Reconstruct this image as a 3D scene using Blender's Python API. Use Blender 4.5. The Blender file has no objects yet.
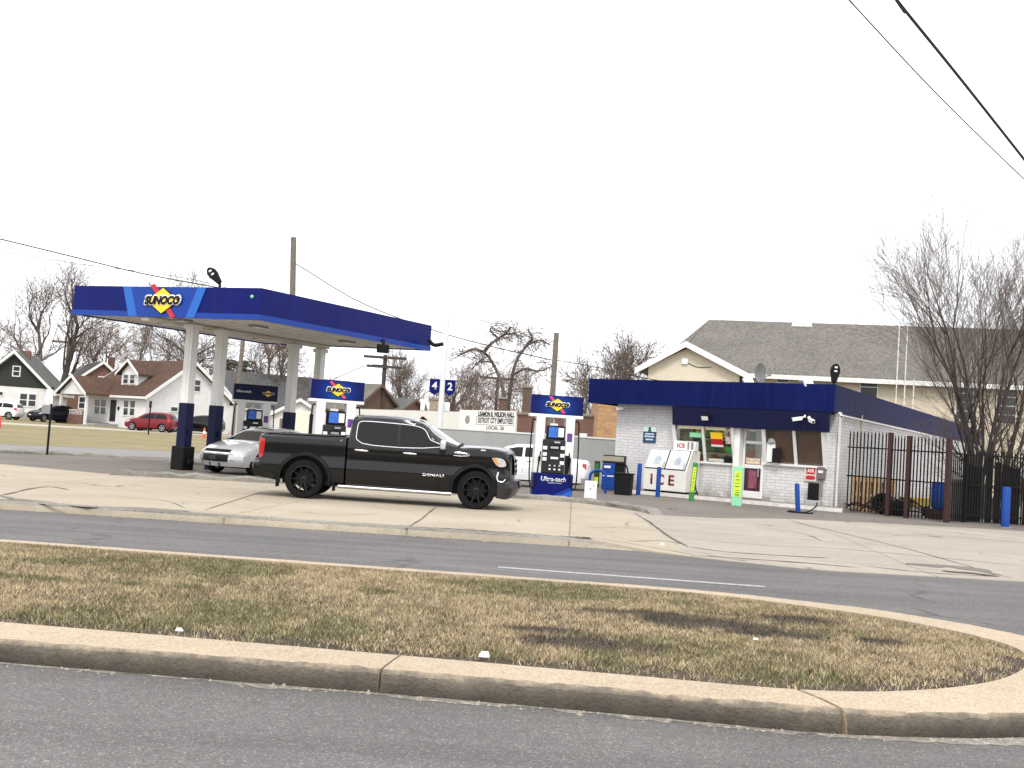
import bpy, bmesh, random
import numpy as np
from math import *
from mathutils import Vector, Matrix, noise as mnoise

SC = bpy.context.scene
COL = SC.collection
random.seed(7)

# ------------------------------------------------------------------ camera
FPX, PITCH, ROLL, EYE = 1111.0, radians(3.0), radians(3.75), 1.62
_F = Vector((0, cos(PITCH), sin(PITCH))); _R0 = Vector((1, 0, 0)); _U0 = Vector((0, -sin(PITCH), cos(PITCH)))
_R = cos(ROLL) * _R0 + sin(ROLL) * _U0
_U = -sin(ROLL) * _R0 + cos(ROLL) * _U0
_C = Vector((0, 0, EYE))
cam_d = bpy.data.cameras.new('camera'); cam = bpy.data.objects.new('camera', cam_d); COL.objects.link(cam)
cam_d.sensor_width = 36; cam_d.lens = FPX * 36 / 1024; cam_d.clip_start = .1; cam_d.clip_end = 3000
cam.matrix_world = Matrix(((_R.x, _U.x, -_F.x, _C.x), (_R.y, _U.y, -_F.y, _C.y), (_R.z, _U.z, -_F.z, _C.z), (0, 0, 0, 1)))
SC.camera = cam

# ------------------------------------------------------------------ sky, sun, exposure
SUN_EL, SUN_AZ = radians(50), radians(184)      # azimuth clockwise from +Y: behind the camera, a little to the left
world = bpy.data.worlds.new('World'); SC.world = world; world.use_nodes = True
wn = world.node_tree; wn.nodes.clear()
w_out = wn.nodes.new('ShaderNodeOutputWorld'); w_bg = wn.nodes.new('ShaderNodeBackground')
w_sky = wn.nodes.new('ShaderNodeTexSky'); w_sky.sky_type = 'NISHITA'; w_sky.sun_disc = False
w_sky.sun_elevation = SUN_EL; w_sky.sun_rotation = SUN_AZ; w_sky.dust_density = 3.0; w_sky.air_density = 1.0
w_tc = wn.nodes.new('ShaderNodeTexCoord'); w_no = wn.nodes.new('ShaderNodeTexNoise'); w_no.inputs['Scale'].default_value = 2.2
w_no.inputs['Detail'].default_value = 5
w_mr = wn.nodes.new('ShaderNodeMapRange'); w_mr.inputs[1].default_value = .3; w_mr.inputs[2].default_value = .7
w_mr.inputs[3].default_value = .86; w_mr.inputs[4].default_value = .97
w_mix = wn.nodes.new('ShaderNodeMix'); w_mix.data_type = 'RGBA'
w_mix.inputs['B'].default_value = (11.5, 11.6, 11.9, 1)    # the thin bright cloud layer
wn.links.new(w_tc.outputs['Generated'], w_no.inputs['Vector']); wn.links.new(w_no.outputs['Fac'], w_mr.inputs[0])
wn.links.new(w_mr.outputs[0], w_mix.inputs['Factor']); wn.links.new(w_sky.outputs[0], w_mix.inputs['A'])
wn.links.new(w_mix.outputs['Result'], w_bg.inputs['Color']); w_bg.inputs['Strength'].default_value = .1
wn.links.new(w_bg.outputs[0], w_out.inputs[0])
sun_d = bpy.data.lights.new('sun', 'SUN'); sun = bpy.data.objects.new('sun', sun_d); COL.objects.link(sun)
sun_d.energy = 1.3; sun_d.angle = radians(14); sun_d.color = (1, .95, .88)
_sd = Vector((sin(SUN_AZ) * cos(SUN_EL), cos(SUN_AZ) * cos(SUN_EL), sin(SUN_EL)))
sun.rotation_euler = _sd.to_track_quat('Z', 'Y').to_euler()
SC.view_settings.view_transform = 'Standard'; SC.view_settings.look = 'None'
SC.view_settings.exposure = 0.62; SC.view_settings.gamma = 1
SC.cycles.max_bounces = 5; SC.cycles.diffuse_bounces = 3; SC.cycles.glossy_bounces = 3; SC.cycles.transparent_max_bounces = 8
SC.cycles.use_denoising = True; SC.cycles.denoising_prefilter = 'ACCURATE'; SC.cycles.use_adaptive_sampling = False

# ------------------------------------------------------------------ measuring helpers
def ray(u, v): return _F + _R * ((u - 512) / FPX) - _U * ((v - 384) / FPX)
def G(u, v, z=.12):
    d = ray(u, v); return _C + d * ((z - EYE) / d.z)
def at(u, v, Y):
    d = ray(u, v); return _C + d * (Y / d.y)

# ------------------------------------------------------------------ materials
def srgb(r, g, b):
    f = lambda c: (c / 255 / 12.92) if c / 255 <= .04045 else ((c / 255 + .055) / 1.055) ** 2.4
    return (f(r), f(g), f(b))
class NT:
    def __init__(s, name):
        s.m = bpy.data.materials.new(name); s.m.use_nodes = True; s.t = s.m.node_tree
        s.b = s.t.nodes['Principled BSDF']; s.tc = s.t.nodes.new('ShaderNodeTexCoord')
    def n(s, typ, **k):
        x = s.t.nodes.new(typ)
        for a, v in k.items():
            if a in x.inputs: x.inputs[a].default_value = v
            else: setattr(x, a, v)
        return x
    def l(s, a, b): s.t.links.new(a, b)
    def noise(s, scale, detail=4, rough=.6, vec=None):
        x = s.n('ShaderNodeTexNoise'); x.inputs['Scale'].default_value = scale; x.inputs['Detail'].default_value = detail
        x.inputs['Roughness'].default_value = rough; s.l(vec or s.tc.outputs['Object'], x.inputs['Vector']); return x.outputs['Fac']
    def ramp(s, fac, stops):
        x = s.n('ShaderNodeValToRGB'); e = x.color_ramp.elements
        while len(e) < len(stops): e.new(.5)
        for i, (p, c) in enumerate(stops):
            e[i].position = p; e[i].color = (*c, 1) if not isinstance(c, (int, float)) else (c, c, c, 1)
        s.l(fac, x.inputs['Fac']); return x.outputs['Color']
    def mix(s, fac, a, b, mode='MIX'):
        x = s.n('ShaderNodeMix', data_type='RGBA', blend_type=mode)
        for v, k in ((fac, 'Factor'), (a, 'A'), (b, 'B')):
            if hasattr(v, 'is_output'): s.l(v, x.inputs[k])
            elif isinstance(v, (int, float)): x.inputs[k].default_value = v if k == 'Factor' else (v, v, v, 1)
            else: x.inputs[k].default_value = (*v, 1)
        return x.outputs['Result']
    def math(s, op, a, b=0.0):
        x = s.n('ShaderNodeMath', operation=op)
        for i, v in enumerate((a, b)):
            if hasattr(v, 'is_output'): s.l(v, x.inputs[i])
            else: x.inputs[i].default_value = v
        return x.outputs[0]
    def bump(s, h, strength=.3, dist=.01):
        x = s.n('ShaderNodeBump'); x.inputs['Strength'].default_value = strength; x.inputs['Distance'].default_value = dist
        s.l(h, x.inputs['Height']); s.l(x.outputs[0], s.b.inputs['Normal'])
    def col(s, c): s.l(c, s.b.inputs['Base Color'])
    def set(s, rough=.6, metal=0, spec=.5, coat=0):
        s.b.inputs['Roughness'].default_value = rough; s.b.inputs['Metallic'].default_value = metal
        s.b.inputs['Specular IOR Level'].default_value = spec; s.b.inputs['Coat Weight'].default_value = coat
        s.b.inputs['Coat Roughness'].default_value = .04
def streaked(t, x, k):      # rain streaks and fading down a panel
    mp = t.n('ShaderNodeMapping'); mp.inputs['Scale'].default_value = (5, 5, .35); t.l(t.tc.outputs['Object'], mp.inputs[0])
    return t.mix(1, x, t.ramp(t.noise(1.0, 6, .7, mp.outputs[0]), [(.3, 1 - k), (.55, 1.0), (.75, 1 + k * 1.6)]), 'MULTIPLY')
def mat(name, c, rough=.6, metal=0, var=.12, scale=5, bump=0, bscale=80, spec=.5, coat=0, streak=0):
    t = NT(name); t.set(rough, metal, spec, coat)
    f = t.noise(scale, 5, .65)
    x = t.ramp(f, [(.25, tuple(x * (1 - var) for x in c)), (.75, tuple(min(1, x * (1 + var)) for x in c))])
    if streak: x = streaked(t, x, streak)
    t.col(x)
    if bump: t.bump(t.noise(bscale, 3), bump, .01)
    return t.m
def wall_uv(t):          # (x+y, z) so that courses run level on every upright face
    sx = t.n('ShaderNodeSeparateXYZ'); t.l(t.tc.outputs['Object'], sx.inputs[0]); cb = t.n('ShaderNodeCombineXYZ')
    t.l(t.math('ADD', sx.outputs[0], sx.outputs[1]), cb.inputs[0]); t.l(sx.outputs[2], cb.inputs[1]); return cb.outputs[0]
def brick_mat(name, c1, c2, mort, bw=.22, bh=.075, ms=.012, bump=.5, dirt=None):
    t = NT(name); t.set(.85, spec=.3); v = wall_uv(t)
    b = t.n('ShaderNodeTexBrick'); t.l(v, b.inputs['Vector']); b.inputs['Scale'].default_value = 1
    b.inputs['Color1'].default_value = (*c1, 1); b.inputs['Color2'].default_value = (*c2, 1); b.inputs['Mortar'].default_value = (*mort, 1)
    b.inputs['Brick Width'].default_value = bw; b.inputs['Row Height'].default_value = bh; b.inputs['Mortar Size'].default_value = ms
    b.inputs['Mortar Smooth'].default_value = .3
    c = t.mix(1, b.outputs['Color'], t.ramp(t.noise(3, 6, .7), [(.3, .86), (.7, 1.0)]), 'MULTIPLY')
    if dirt:
        sx = t.n('ShaderNodeSeparateXYZ'); t.l(t.tc.outputs['Object'], sx.inputs[0])
        low = t.n('ShaderNodeMapRange'); low.inputs[1].default_value = .1; low.inputs[2].default_value = .75; low.inputs[3].default_value = .95; low.inputs[4].default_value = 0
        t.l(sx.outputs[2], low.inputs[0])
        k = t.math('MULTIPLY', low.outputs[0], t.ramp(t.noise(2.2, 6, .7), [(.4, 0.0), (.62, 1.0)]))
        c = t.mix(k, c, dirt)
        c = streaked(t, c, .07)
    t.col(c); t.bump(t.math('SUBTRACT', 1.0, b.outputs['Fac']), bump, .01); return t.m
def shingle_mat(name, c, var=.3):
    t = NT(name); t.set(.9, spec=.2)
    f = t.noise(13, 8, .75); g = t.noise(.5, 3)
    w = t.n('ShaderNodeTexVoronoi'); w.inputs['Scale'].default_value = 9; t.l(t.tc.outputs['Object'], w.inputs['Vector'])
    a = t.ramp(f, [(.3, tuple(x * (1 - var) for x in c)), (.7, tuple(x * (1 + var) for x in c))])
    gs = t.n('ShaderNodeRGBToBW'); t.l(w.outputs['Color'], gs.inputs[0]); a = t.mix(.5, a, t.mix(1, a, t.ramp(gs.outputs[0], [(.2, .45), (.8, 1.25)]), 'MULTIPLY'))
    t.col(t.mix(1, a, t.ramp(g, [(.3, .85), (.7, 1.0)]), 'MULTIPLY')); t.bump(f, .5, .02); return t.m
def siding_mat(name, c, step=.12):
    t = NT(name); t.set(.6, spec=.3); sx = t.n('ShaderNodeSeparateXYZ'); t.l(t.tc.outputs['Object'], sx.inputs[0])
    s = t.math('FRACT', t.math('DIVIDE', sx.outputs[2], step))
    t.col(t.mix(1, c, t.ramp(t.noise(2, 5), [(.3, .88), (.7, 1.0)]), 'MULTIPLY')); t.bump(s, .6, .02); return t.m

def ground_mat(name, c, speck=.25, big=.12, crack=None, crack_scale=.25, stain=None, fine=170, rough=.9, agg=0, streak=0, slabs=0):
    t = NT(name); t.set(rough, spec=.25)
    f = t.noise(fine, 3, .7); m = t.noise(9, 6, .65); b = t.noise(.45, 5, .6)
    x = t.ramp(f, [(.3, tuple(k * (1 - speck) for k in c)), (.5, c), (.72, tuple(k * (1 + speck * 1.3) for k in c))])
    x = t.mix(1, x, t.ramp(m, [(.3, 1 - big), (.7, 1.0)]), 'MULTIPLY')
    x = t.mix(1, x, t.ramp(b, [(.3, 1 - big * 1.3), (.7, 1.0)]), 'MULTIPLY')
    if slabs:
        mp3 = t.n('ShaderNodeMapping'); mp3.inputs['Rotation'].default_value = (0, 0, .06); t.l(t.tc.outputs['Object'], mp3.inputs[0]); bk = t.n('ShaderNodeTexBrick'); bk.offset = 0; t.l(mp3.outputs[0], bk.inputs['Vector'])
        for k_, v_ in (('Scale', 1), ('Brick Width', 5.6), ('Row Height', 3.7), ('Mortar Size', .016), ('Color1', (1 - slabs, 1 - slabs, 1 - slabs, 1)), ('Color2', (1 + slabs * .6, 1 + slabs * .6, 1 + slabs * .5, 1)), ('Mortar', (.62, .58, .53, 1))): bk.inputs[k_].default_value = v_
        x = t.mix(1, x, bk.outputs['Color'], 'MULTIPLY')
    if streak:
        mp2 = t.n('ShaderNodeMapping'); mp2.inputs['Scale'].default_value = (.06, 1.5, 1); mp2.inputs['Rotation'].default_value = (0, 0, -.05); t.l(t.tc.outputs['Object'], mp2.inputs[0])
        x = t.mix(1, x, t.ramp(t.noise(1.0, 5, .6, mp2.outputs[0]), [(.3, 1 - streak), (.7, 1 + streak * .5)]), 'MULTIPLY')
    if agg:
        vo = t.n('ShaderNodeTexVoronoi'); vo.inputs['Scale'].default_value = agg; t.l(t.tc.outputs['Object'], vo.inputs['Vector']); bw = t.n('ShaderNodeRGBToBW'); t.l(vo.outputs['Color'], bw.inputs[0])
        x = t.mix(1, x, t.ramp(bw.outputs[0], [(.25, .8), (.55, 1.0), (.75, 1.05), (.88, 1.75)]), 'MULTIPLY')
    if stain: x = t.mix(t.ramp(t.noise(.9, 7, .7), [(.56, 0.0), (.7, .75)]), x, stain)
    if crack:
        mp = t.n('ShaderNodeMapping'); t.l(t.tc.outputs['Object'], mp.inputs[0])
        nz = t.n('ShaderNodeTexNoise'); nz.inputs['Scale'].default_value = 1.1; nz.inputs['Detail'].default_value = 6; t.l(t.tc.outputs['Object'], nz.inputs['Vector'])
        add = t.n('ShaderNodeVectorMath', operation='MULTIPLY_ADD'); add.inputs[1].default_value = (1.6, 1.6, 0)
        t.l(nz.outputs['Color'], add.inputs[0]); t.l(t.tc.outputs['Object'], add.inputs[2])
        vo = t.n('ShaderNodeTexVoronoi', feature='DISTANCE_TO_EDGE'); vo.inputs['Scale'].default_value = crack_scale; t.l(add.outputs[0], vo.inputs['Vector'])
        line = t.ramp(vo.outputs['Distance'], [(.0, 1.0), (.006, .6), (.012, 0.0)])
        line = t.math('MULTIPLY', line, t.ramp(t.noise(.5, 3), [(.48, 0.0), (.62, 1.0)]))
        x = t.mix(line, x, crack)
    t.col(x); t.bump(f, .25, .006); return t.m

WHITE = mat('white_paint', (.74, .74, .73), .5, var=.06)
OFFWHITE = mat('aged_white_metal', (.77, .765, .74), .5, var=.08, scale=2, streak=.1)
CEILW = mat('canopy_ceiling_paint', (.72, .68, .6), .6, var=.16, scale=1.2)
NAVY = mat('navy_panel', (.0055, .0105, .125), .38, var=.12, scale=.9, spec=.1, streak=.16)
NAVYD = mat('dark_navy_panel', (.005, .007, .04), .5, var=.1, spec=.2)
BLUE = mat('mid_blue_panel', (.006, .045, .3), .4, var=.05, spec=.25)
LBLUE = mat('light_blue_panel', (.02, .13, .5), .4, var=.05, spec=.25)
BLUEP = mat('bollard_blue', (.006, .05, .27), .5, var=.15, scale=9, spec=.25)
YEL = mat('sign_yellow', srgb(250, 205, 30), .4, var=.03)
RED = mat('sign_red', srgb(184, 30, 40), .4, var=.05)
PINK = mat('faded_red', srgb(214, 62, 100), .5, var=.05)
BLK = mat('black_plastic', (.006, .006, .0065), .6, var=.2, spec=.2)
BLKM = mat('black_iron', (.008, .0075, .0075), .6, var=.3, scale=20, spec=.2)
RUBBER = mat('tyre_rubber', (.009, .009, .0095), .85, var=.2, spec=.15)
DGREY = mat('dark_grey', (.024, .024, .027), .55, var=.15, spec=.2)
GREY = mat('mid_grey', (.25, .25, .25), .6, var=.12)
LGREY = mat('light_grey_block', (.36, .37, .365), .85, var=.1, scale=1.5, bump=.3)
CHROME = mat('chrome', (.82, .82, .84), .12, 1, var=.02)
STEEL = mat('brushed_steel', (.5, .5, .52), .35, 1, var=.1)
GLASSD = mat('dark_window_glass', (.004, .0045, .005), .05, var=.1, spec=.32)
WSGLASS = mat('windscreen_glass', (.03, .034, .038), .03, var=.1, spec=1, coat=1)
GLASSM = mat('house_window_glass', (.03, .034, .04), .12, var=.3, scale=2)
RUST = mat('rusty_iron', (.04, .014, .011), .8, var=.4, scale=14, bump=.4)
WOODP = mat('weathered_pole_wood', (.17, .145, .12), .9, var=.3, scale=6, bump=.4)
PALLET = mat('pallet_wood', (.36, .24, .13), .85, var=.3, scale=7)
BARK = mat('grey_bark', (.12, .1, .086), .95, var=.3, scale=8)
BARKD = mat('dark_bark', (.055, .045, .04), .95, var=.3, scale=8)
TWIG = mat('brown_twigs', (.15, .115, .095), .95, var=.25, scale=3)
TWIGR = mat('reddish_twigs', (.17, .115, .09), .95, var=.25, scale=3)
WIRE = mat('wire_black', (.02, .02, .022), .6, var=.1)
BROWNB = mat('brown_board', (.13, .068, .045), .7, var=.2, scale=3)
TAN = brick_mat('tan_brick', (.66, .58, .44), (.6, .52, .39), (.6, .55, .47), .25, .08, .01, .3)
BRICKW = brick_mat('white_painted_brick', (.72, .71, .71), (.66, .65, .65), (.5, .495, .49), .34, .105, .011, .6, dirt=(.16, .13, .1))
BRICKR = brick_mat('red_brown_brick', (.2, .075, .05), (.15, .06, .042), (.22, .18, .15))
BRICKB = brick_mat('old_brown_brick', (.15, .075, .05), (.11, .06, .045), (.14, .12, .1))
BRICKPT = brick_mat('patched_orange_brick', (.55, .32, .14), (.4, .2, .1), (.4, .33, .22), .3, .12)
ROOFG = shingle_mat('grey_shingle', (.178, .165, .148))
ROOFB = shingle_mat('brown_shingle', (.1, .06, .043))
ROOFD = shingle_mat('dark_shingle', (.1, .1, .1))
ROOFGG = shingle_mat('greenish_grey_shingle', (.13, .135, .125))
SIDEW = siding_mat('white_siding', (.8, .8, .8))
SIDEG = siding_mat('dark_green_siding', (.035, .042, .035))
STUCCO = mat('pale_stucco', (.72, .68, .55), .85, var=.08, scale=2)
STONE = mat('foundation_block', (.3, .3, .29), .9, var=.15)
YGREEN = mat('yellow_green_board', srgb(206, 224, 60), .5, var=.1, scale=6)
TEAL = mat('pale_green_plastic', srgb(140, 210, 165), .4, var=.1)
GREEN = mat('green_plastic', srgb(45, 130, 60), .5, var=.15)
DGREEN = mat('dark_green', srgb(20, 60, 25), .6, var=.1)
ORANGE = mat('cone_orange', srgb(235, 95, 40), .6, var=.06)
POSTER_P = mat('poster_purple', srgb(66, 22, 48), .3, var=.5, scale=3)
AMBER = mat('amber_lens', srgb(215, 150, 80), .15, var=.08, spec=.7)
LENS = mat('clear_lamp_lens', (.5, .5, .5), .08, var=.15, scale=14, spec=.8)
REDL = mat('tail_lamp_red', (.42, .012, .012), .12, var=.25, scale=9, spec=.7)
SCREEN = mat('pump_screen_blue', srgb(50, 100, 190), .2, var=.35, scale=9)
LAMPW = mat('lamp_lens_white', (.8, .8, .78), .3, var=.05)
BPAINT = mat('black_car_paint', (.003, .003, .0034), .16, var=.1, spec=.3, coat=.35)
SPAINT = mat('silver_car_paint', (.46, .465, .47), .32, .1, var=.04, coat=1)
WPAINT = mat('white_car_paint', (.78, .79, .8), .3, 0, var=.03, coat=1)
RPAINT = mat('red_car_paint', (.17, .006, .016), .28, .1, var=.08, spec=.3, coat=.3)
NPAINT = mat('navy_car_paint', (.004, .006, .013), .25, 0, var=.1, spec=.25, coat=.2)
ASPH = ground_mat('road_asphalt', (.17, .163, .158), speck=.36, big=.16, crack=(.07, .068, .066), crack_scale=.13, fine=110, agg=95, streak=.26)
ASPHL = ground_mat('old_lot_asphalt', (.215, .19, .165), speck=.25, big=.2, crack=(.05, .045, .04), crack_scale=.3, stain=(.13, .12, .11), fine=60)
CONC = ground_mat('lot_concrete', (.4, .355, .3), speck=.16, big=.14, crack=(.15, .115, .08), crack_scale=.2, stain=(.36, .315, .26), fine=50, slabs=.07)
CURB = ground_mat('kerb_concrete', (.5, .405, .295), speck=.34, big=.16, fine=55, stain=(.36, .3, .22), agg=0)
GUTTER = ground_mat('gutter_concrete', (.34, .31, .265), speck=.3, big=.25, fine=60, agg=30)
TAR = mat('joint_tar', (.1, .08, .062), .95, var=.3)
KERBOLD = ground_mat('old_grey_kerb', (.32, .3, .265), speck=.3, big=.3, fine=40, stain=(.2, .175, .145))
STREETL = ground_mat('worn_side_street', (.27, .26, .25), speck=.12, big=.15, fine=30)
SIDEWALK = ground_mat('pale_pavement', (.5, .45, .38), speck=.1, big=.15, fine=30)
PAVE = ground_mat('yellowed_pavement', (.445, .385, .297), speck=.16, big=.15, crack=(.17, .125, .08), crack_scale=.3, stain=(.37, .31, .23), fine=50, slabs=.08)
DIRT = ground_mat('packed_soil', (.11, .085, .06), speck=.4, big=.25, fine=60)
def grass_sheet_mat(name, a, b, c):
    t = NT(name); t.set(.95, spec=.1)
    x = t.mix(t.ramp(t.noise(.25, 6, .7), [(.35, 0.0), (.65, 1.0)]), a, b)
    x = t.mix(t.ramp(t.noise(1.3, 7, .75), [(.5, 0.0), (.68, .8)]), x, c)
    x = t.mix(1, x, t.ramp(t.noise(24, 4, .7), [(.3, .6), (.7, 1.15)]), 'MULTIPLY'); t.col(x); return t.m
VERGE = grass_sheet_mat('dry_verge_turf', (.33, .27, .15), (.24, .22, .12), (.17, .135, .085))
LAND = grass_sheet_mat('open_land', (.25, .21, .13), (.19, .17, .1), (.14, .11, .08))
SOIL = grass_sheet_mat('median_soil', (.095, .077, .06), (.075, .06, .048), (.042, .035, .03))

# ------------------------------------------------------------------ mesh builder
class MB:
    def __init__(s): s.bm = bmesh.new(); s.mi = 0; s.X = None
    def v(s, p):
        p = Vector(p)
        return s.bm.verts.new(s.X @ p if s.X is not None else p)
    def f(s, vs):
        try: fc = s.bm.faces.new(vs); fc.material_index = s.mi; return fc
        except ValueError: return None
    def poly(s, pts): return s.f([s.v(p) for p in pts])
    def box(s, x0, x1, y0, y1, z0, z1):
        p = [s.v((x, y, z)) for z in (z0, z1) for y in (y0, y1) for x in (x0, x1)]
        for q in ((0, 2, 3, 1), (4, 5, 7, 6), (0, 1, 5, 4), (2, 6, 7, 3), (0, 4, 6, 2), (1, 3, 7, 5)): s.f([p[i] for i in q])
        return s
    def cbox(s, c, d): return s.box(c[0] - d[0] / 2, c[0] + d[0] / 2, c[1] - d[1] / 2, c[1] + d[1] / 2, c[2] - d[2] / 2, c[2] + d[2] / 2)
    def prism(s, pts, a0, a1, axis='y'):
        mk = {'y': lambda p, a: (p[0], a, p[1]), 'x': lambda p, a: (a, p[0], p[1]), 'z': lambda p, a: (p[0], p[1], a)}[axis]
        A = [s.v(mk(p, a0)) for p in pts]; B = [s.v(mk(p, a1)) for p in pts]; n = len(pts)
        s.f(A[::-1]); s.f(B)
        for i in range(n): s.f([A[i], A[(i + 1) % n], B[(i + 1) % n], B[i]])
        return s
    def tube(s, pts, r, n=8, cap=True):
        pts = [Vector(p) for p in pts]; rs = r if isinstance(r, (list, tuple)) else [r] * len(pts); rings = []
        up = None
        for i, p in enumerate(pts):
            d = (pts[min(i + 1, len(pts) - 1)] - pts[max(i - 1, 0)]).normalized()
            if up is None: up = Vector((0, 0, 1)) if abs(d.z) < .9 else Vector((1, 0, 0))
            a = d.cross(up).normalized(); b = a.cross(d).normalized(); up = b
            rings.append([s.v(p + (a * cos(2 * pi * k / n) + b * sin(2 * pi * k / n)) * rs[i]) for k in range(n)])
        for A, B in zip(rings, rings[1:]):
            for k in range(n): s.f([A[k], A[(k + 1) % n], B[(k + 1) % n], B[k]])
        if cap: s.f(rings[0][::-1]); s.f(rings[-1])
        return s
    def lathe(s, prof, c=(0, 0, 0), n=20, axis='z', cap=True):
        rings = []
        for r, h in prof:
            ring = []
            for k in range(n):
                a = 2 * pi * k / n
                q = {'z': (r * cos(a), r * sin(a), h), 'y': (r * cos(a), h, r * sin(a)), 'x': (h, r * cos(a), r * sin(a))}[axis]
                ring.append(s.v(Vector(c) + Vector(q)))
            rings.append(ring)
        for A, B in zip(rings, rings[1:]):
            for k in range(n): s.f([A[k], A[(k + 1) % n], B[(k + 1) % n], B[k]])
        
        if cap: s.f(rings[0]); s.f(rings[-1])
        return s
    def build(s, name, m, parent=None, smooth=0, bevel=0, loc=None, yaw=None, fix=True):
        if fix: bmesh.ops.recalc_face_normals(s.bm, faces=s.bm.faces)
        me = bpy.data.meshes.new(name); s.bm.to_mesh(me); s.bm.free()
        for x in (m if isinstance(m, (list, tuple)) else [m]): me.materials.append(x)
        if smooth:
            me.polygons.foreach_set('use_smooth', [True] * len(me.polygons)); me.set_sharp_from_angle(angle=radians(smooth))
        o = bpy.data.objects.new(name, me); COL.objects.link(o)
        if parent: o.parent = parent
        if loc is not None: o.location = loc
        if yaw is not None: o.rotation_euler.z = yaw
        if bevel:
            b = o.modifiers.new('bevel', 'BEVEL'); b.width = bevel; b.segments = 2; b.limit_method = 'ANGLE'; b.angle_limit = radians(40)
        return o
def tag(o, label=None, cat=None, group=None, kind=None):
    if label: o['label'] = label
    if cat: o['category'] = cat
    if group: o['group'] = group
    if kind: o['kind'] = kind
    return o
def thing(name, label, cat, loc=(0, 0, 0), yaw=0, group=None):
    o = bpy.data.objects.new(name, None); COL.objects.link(o); o.empty_display_size = .2
    o.location = loc; o.rotation_euler = (0, 0, yaw); return tag(o, label, cat, group)
def dup(src, label, loc=None, yaw=None, parent=None):
    c = src.copy(); COL.objects.link(c)
    if parent: c.parent = parent
    else:
        if loc is not None: c.location = loc
        if yaw is not None: c.rotation_euler.z = yaw
        c['label'] = label
    for ch in src.children: dup(ch, None, parent=c)
    return c
def struct(mb, name, m, **k): return tag(mb.build(name, m, **k), kind='structure')
def sheet(name, pts, z, m):
    b = MB(); b.poly([(p[0], p[1], z) for p in pts]); return struct(b, name, m)
def text(s, h, m, parent, loc, rot=(pi / 2, 0, 0), width=None, shear=0, bold=0, ext=.003, name='lettering', align='CENTER', squeeze=None):
    cu = bpy.data.curves.new('t', 'FONT'); cu.body = s; cu.size = 1; cu.shear = shear; cu.offset = bold; cu.extrude = 0
    cu.align_x = align; cu.align_y = 'CENTER'; cu.resolution_u = 3
    o = bpy.data.objects.new('t', cu); COL.objects.link(o); bpy.context.view_layer.update()
    me = bpy.data.meshes.new_from_object(o.evaluated_get(bpy.context.evaluated_depsgraph_get()))
    bpy.data.objects.remove(o); bpy.data.curves.remove(cu)
    co = np.empty(len(me.vertices) * 3); me.vertices.foreach_get('co', co); co = co.reshape(-1, 3)
    sx = h / .7; sy = h / .7
    if width: sx = width / max(1e-6, np.ptp(co[:, 0]))
    co[:, 0] *= sx; co[:, 1] *= sy; me.vertices.foreach_set('co', co.ravel())
    bm = bmesh.new(); bm.from_mesh(me)
    r = bmesh.ops.extrude_face_region(bm, geom=bm.faces[:]); vs = [g for g in r['geom'] if isinstance(g, bmesh.types.BMVert)]
    bmesh.ops.translate(bm, verts=vs, vec=(0, 0, ext)); bmesh.ops.recalc_face_normals(bm, faces=bm.faces); bm.to_mesh(me); bm.free()
    me.name = name; me.materials.clear(); me.materials.append(m)
    o = bpy.data.objects.new(name, me); COL.objects.link(o); o.parent = parent; o.location = loc; o.rotation_euler = rot
    return o

# ================================================================== GROUND AND ROADS
def catmull(pts, n=8):
    out = []; P = [Vector(p) for p in pts]; P = [2 * P[0] - P[1]] + P + [2 * P[-1] - P[-2]]
    for i in range(1, len(P) - 2):
        for k in range(n):
            t = k / n; a, b, c, d = P[i - 1:i + 3]
            out.append(.5 * ((2 * b) + (c - a) * t + (2 * a - 5 * b + 4 * c - d) * t * t + (3 * b - a - 3 * c + d) * t ** 3))
    return out + [P[-2]]
def smooth01(x): x = max(0., min(1., x)); return x * x * (3 - 2 * x)
def front_edge(x): return float(np.interp(x, [-99, 1.4, 2.3, 3.4, 4.8, 8, 14, 99], [18.38, 18.38, 18.1, 17.4, 16.8, 17.1, 17.5, 17.6]))
def lot_h(x, y):
    k = smooth01((x - 1.2) / 1.6); yf = front_edge(x)
    return .12 * (1 - k) + k * (.012 + .108 * smooth01((y - yf) / (24 - yf)))
LT = Vector((.676, .737, 0)); LN = Vector((-.737, .676, 0)); LP = Vector((-21.7, 47.6, 0))
def land_d(x, y): return (Vector((x, y, 0)) - LP).dot(LN)
def land_h(d): return .13 + .5 * smooth01(d / 48) + .25 * smooth01((d - 40) / 30)
def zland(x, y): return land_h(max(0, land_d(x, y)))

b = MB(); N = 64; b.poly([(1500 * cos(2 * pi * k / N), 1500 * sin(2 * pi * k / N), -.06) for k in range(N)]); struct(b, 'ground', LAND)
sheet('road', [(-140, -25), (90, -25), (90, 18.9), (-140, 18.9)], 0, ASPH)
b = MB()
b.poly([(G(498, 566.7, 0).x, G(498, 566.7, 0).y, .004), (G(498, 568.0, 0).x, G(498, 568.0, 0).y, .004), (G(765, 587.6, 0).x, G(765, 587.6, 0).y, .004), (G(765, 586.3, 0).x, G(765, 586.3, 0).y, .004)])
for k in (1, 2, 3):
    o = Vector((-12.2 * k, .9 * k, 0)); b.poly([o + Vector(p) for p in ((0, 14.42, .004), (0, 14.54, .004), (3.3, 14.25, .004), (3.3, 14.13, .004))])
struct(b, 'lane_line', mat('worn_line_paint', (.34, .33, .32), .7, var=.5, scale=14))

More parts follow.
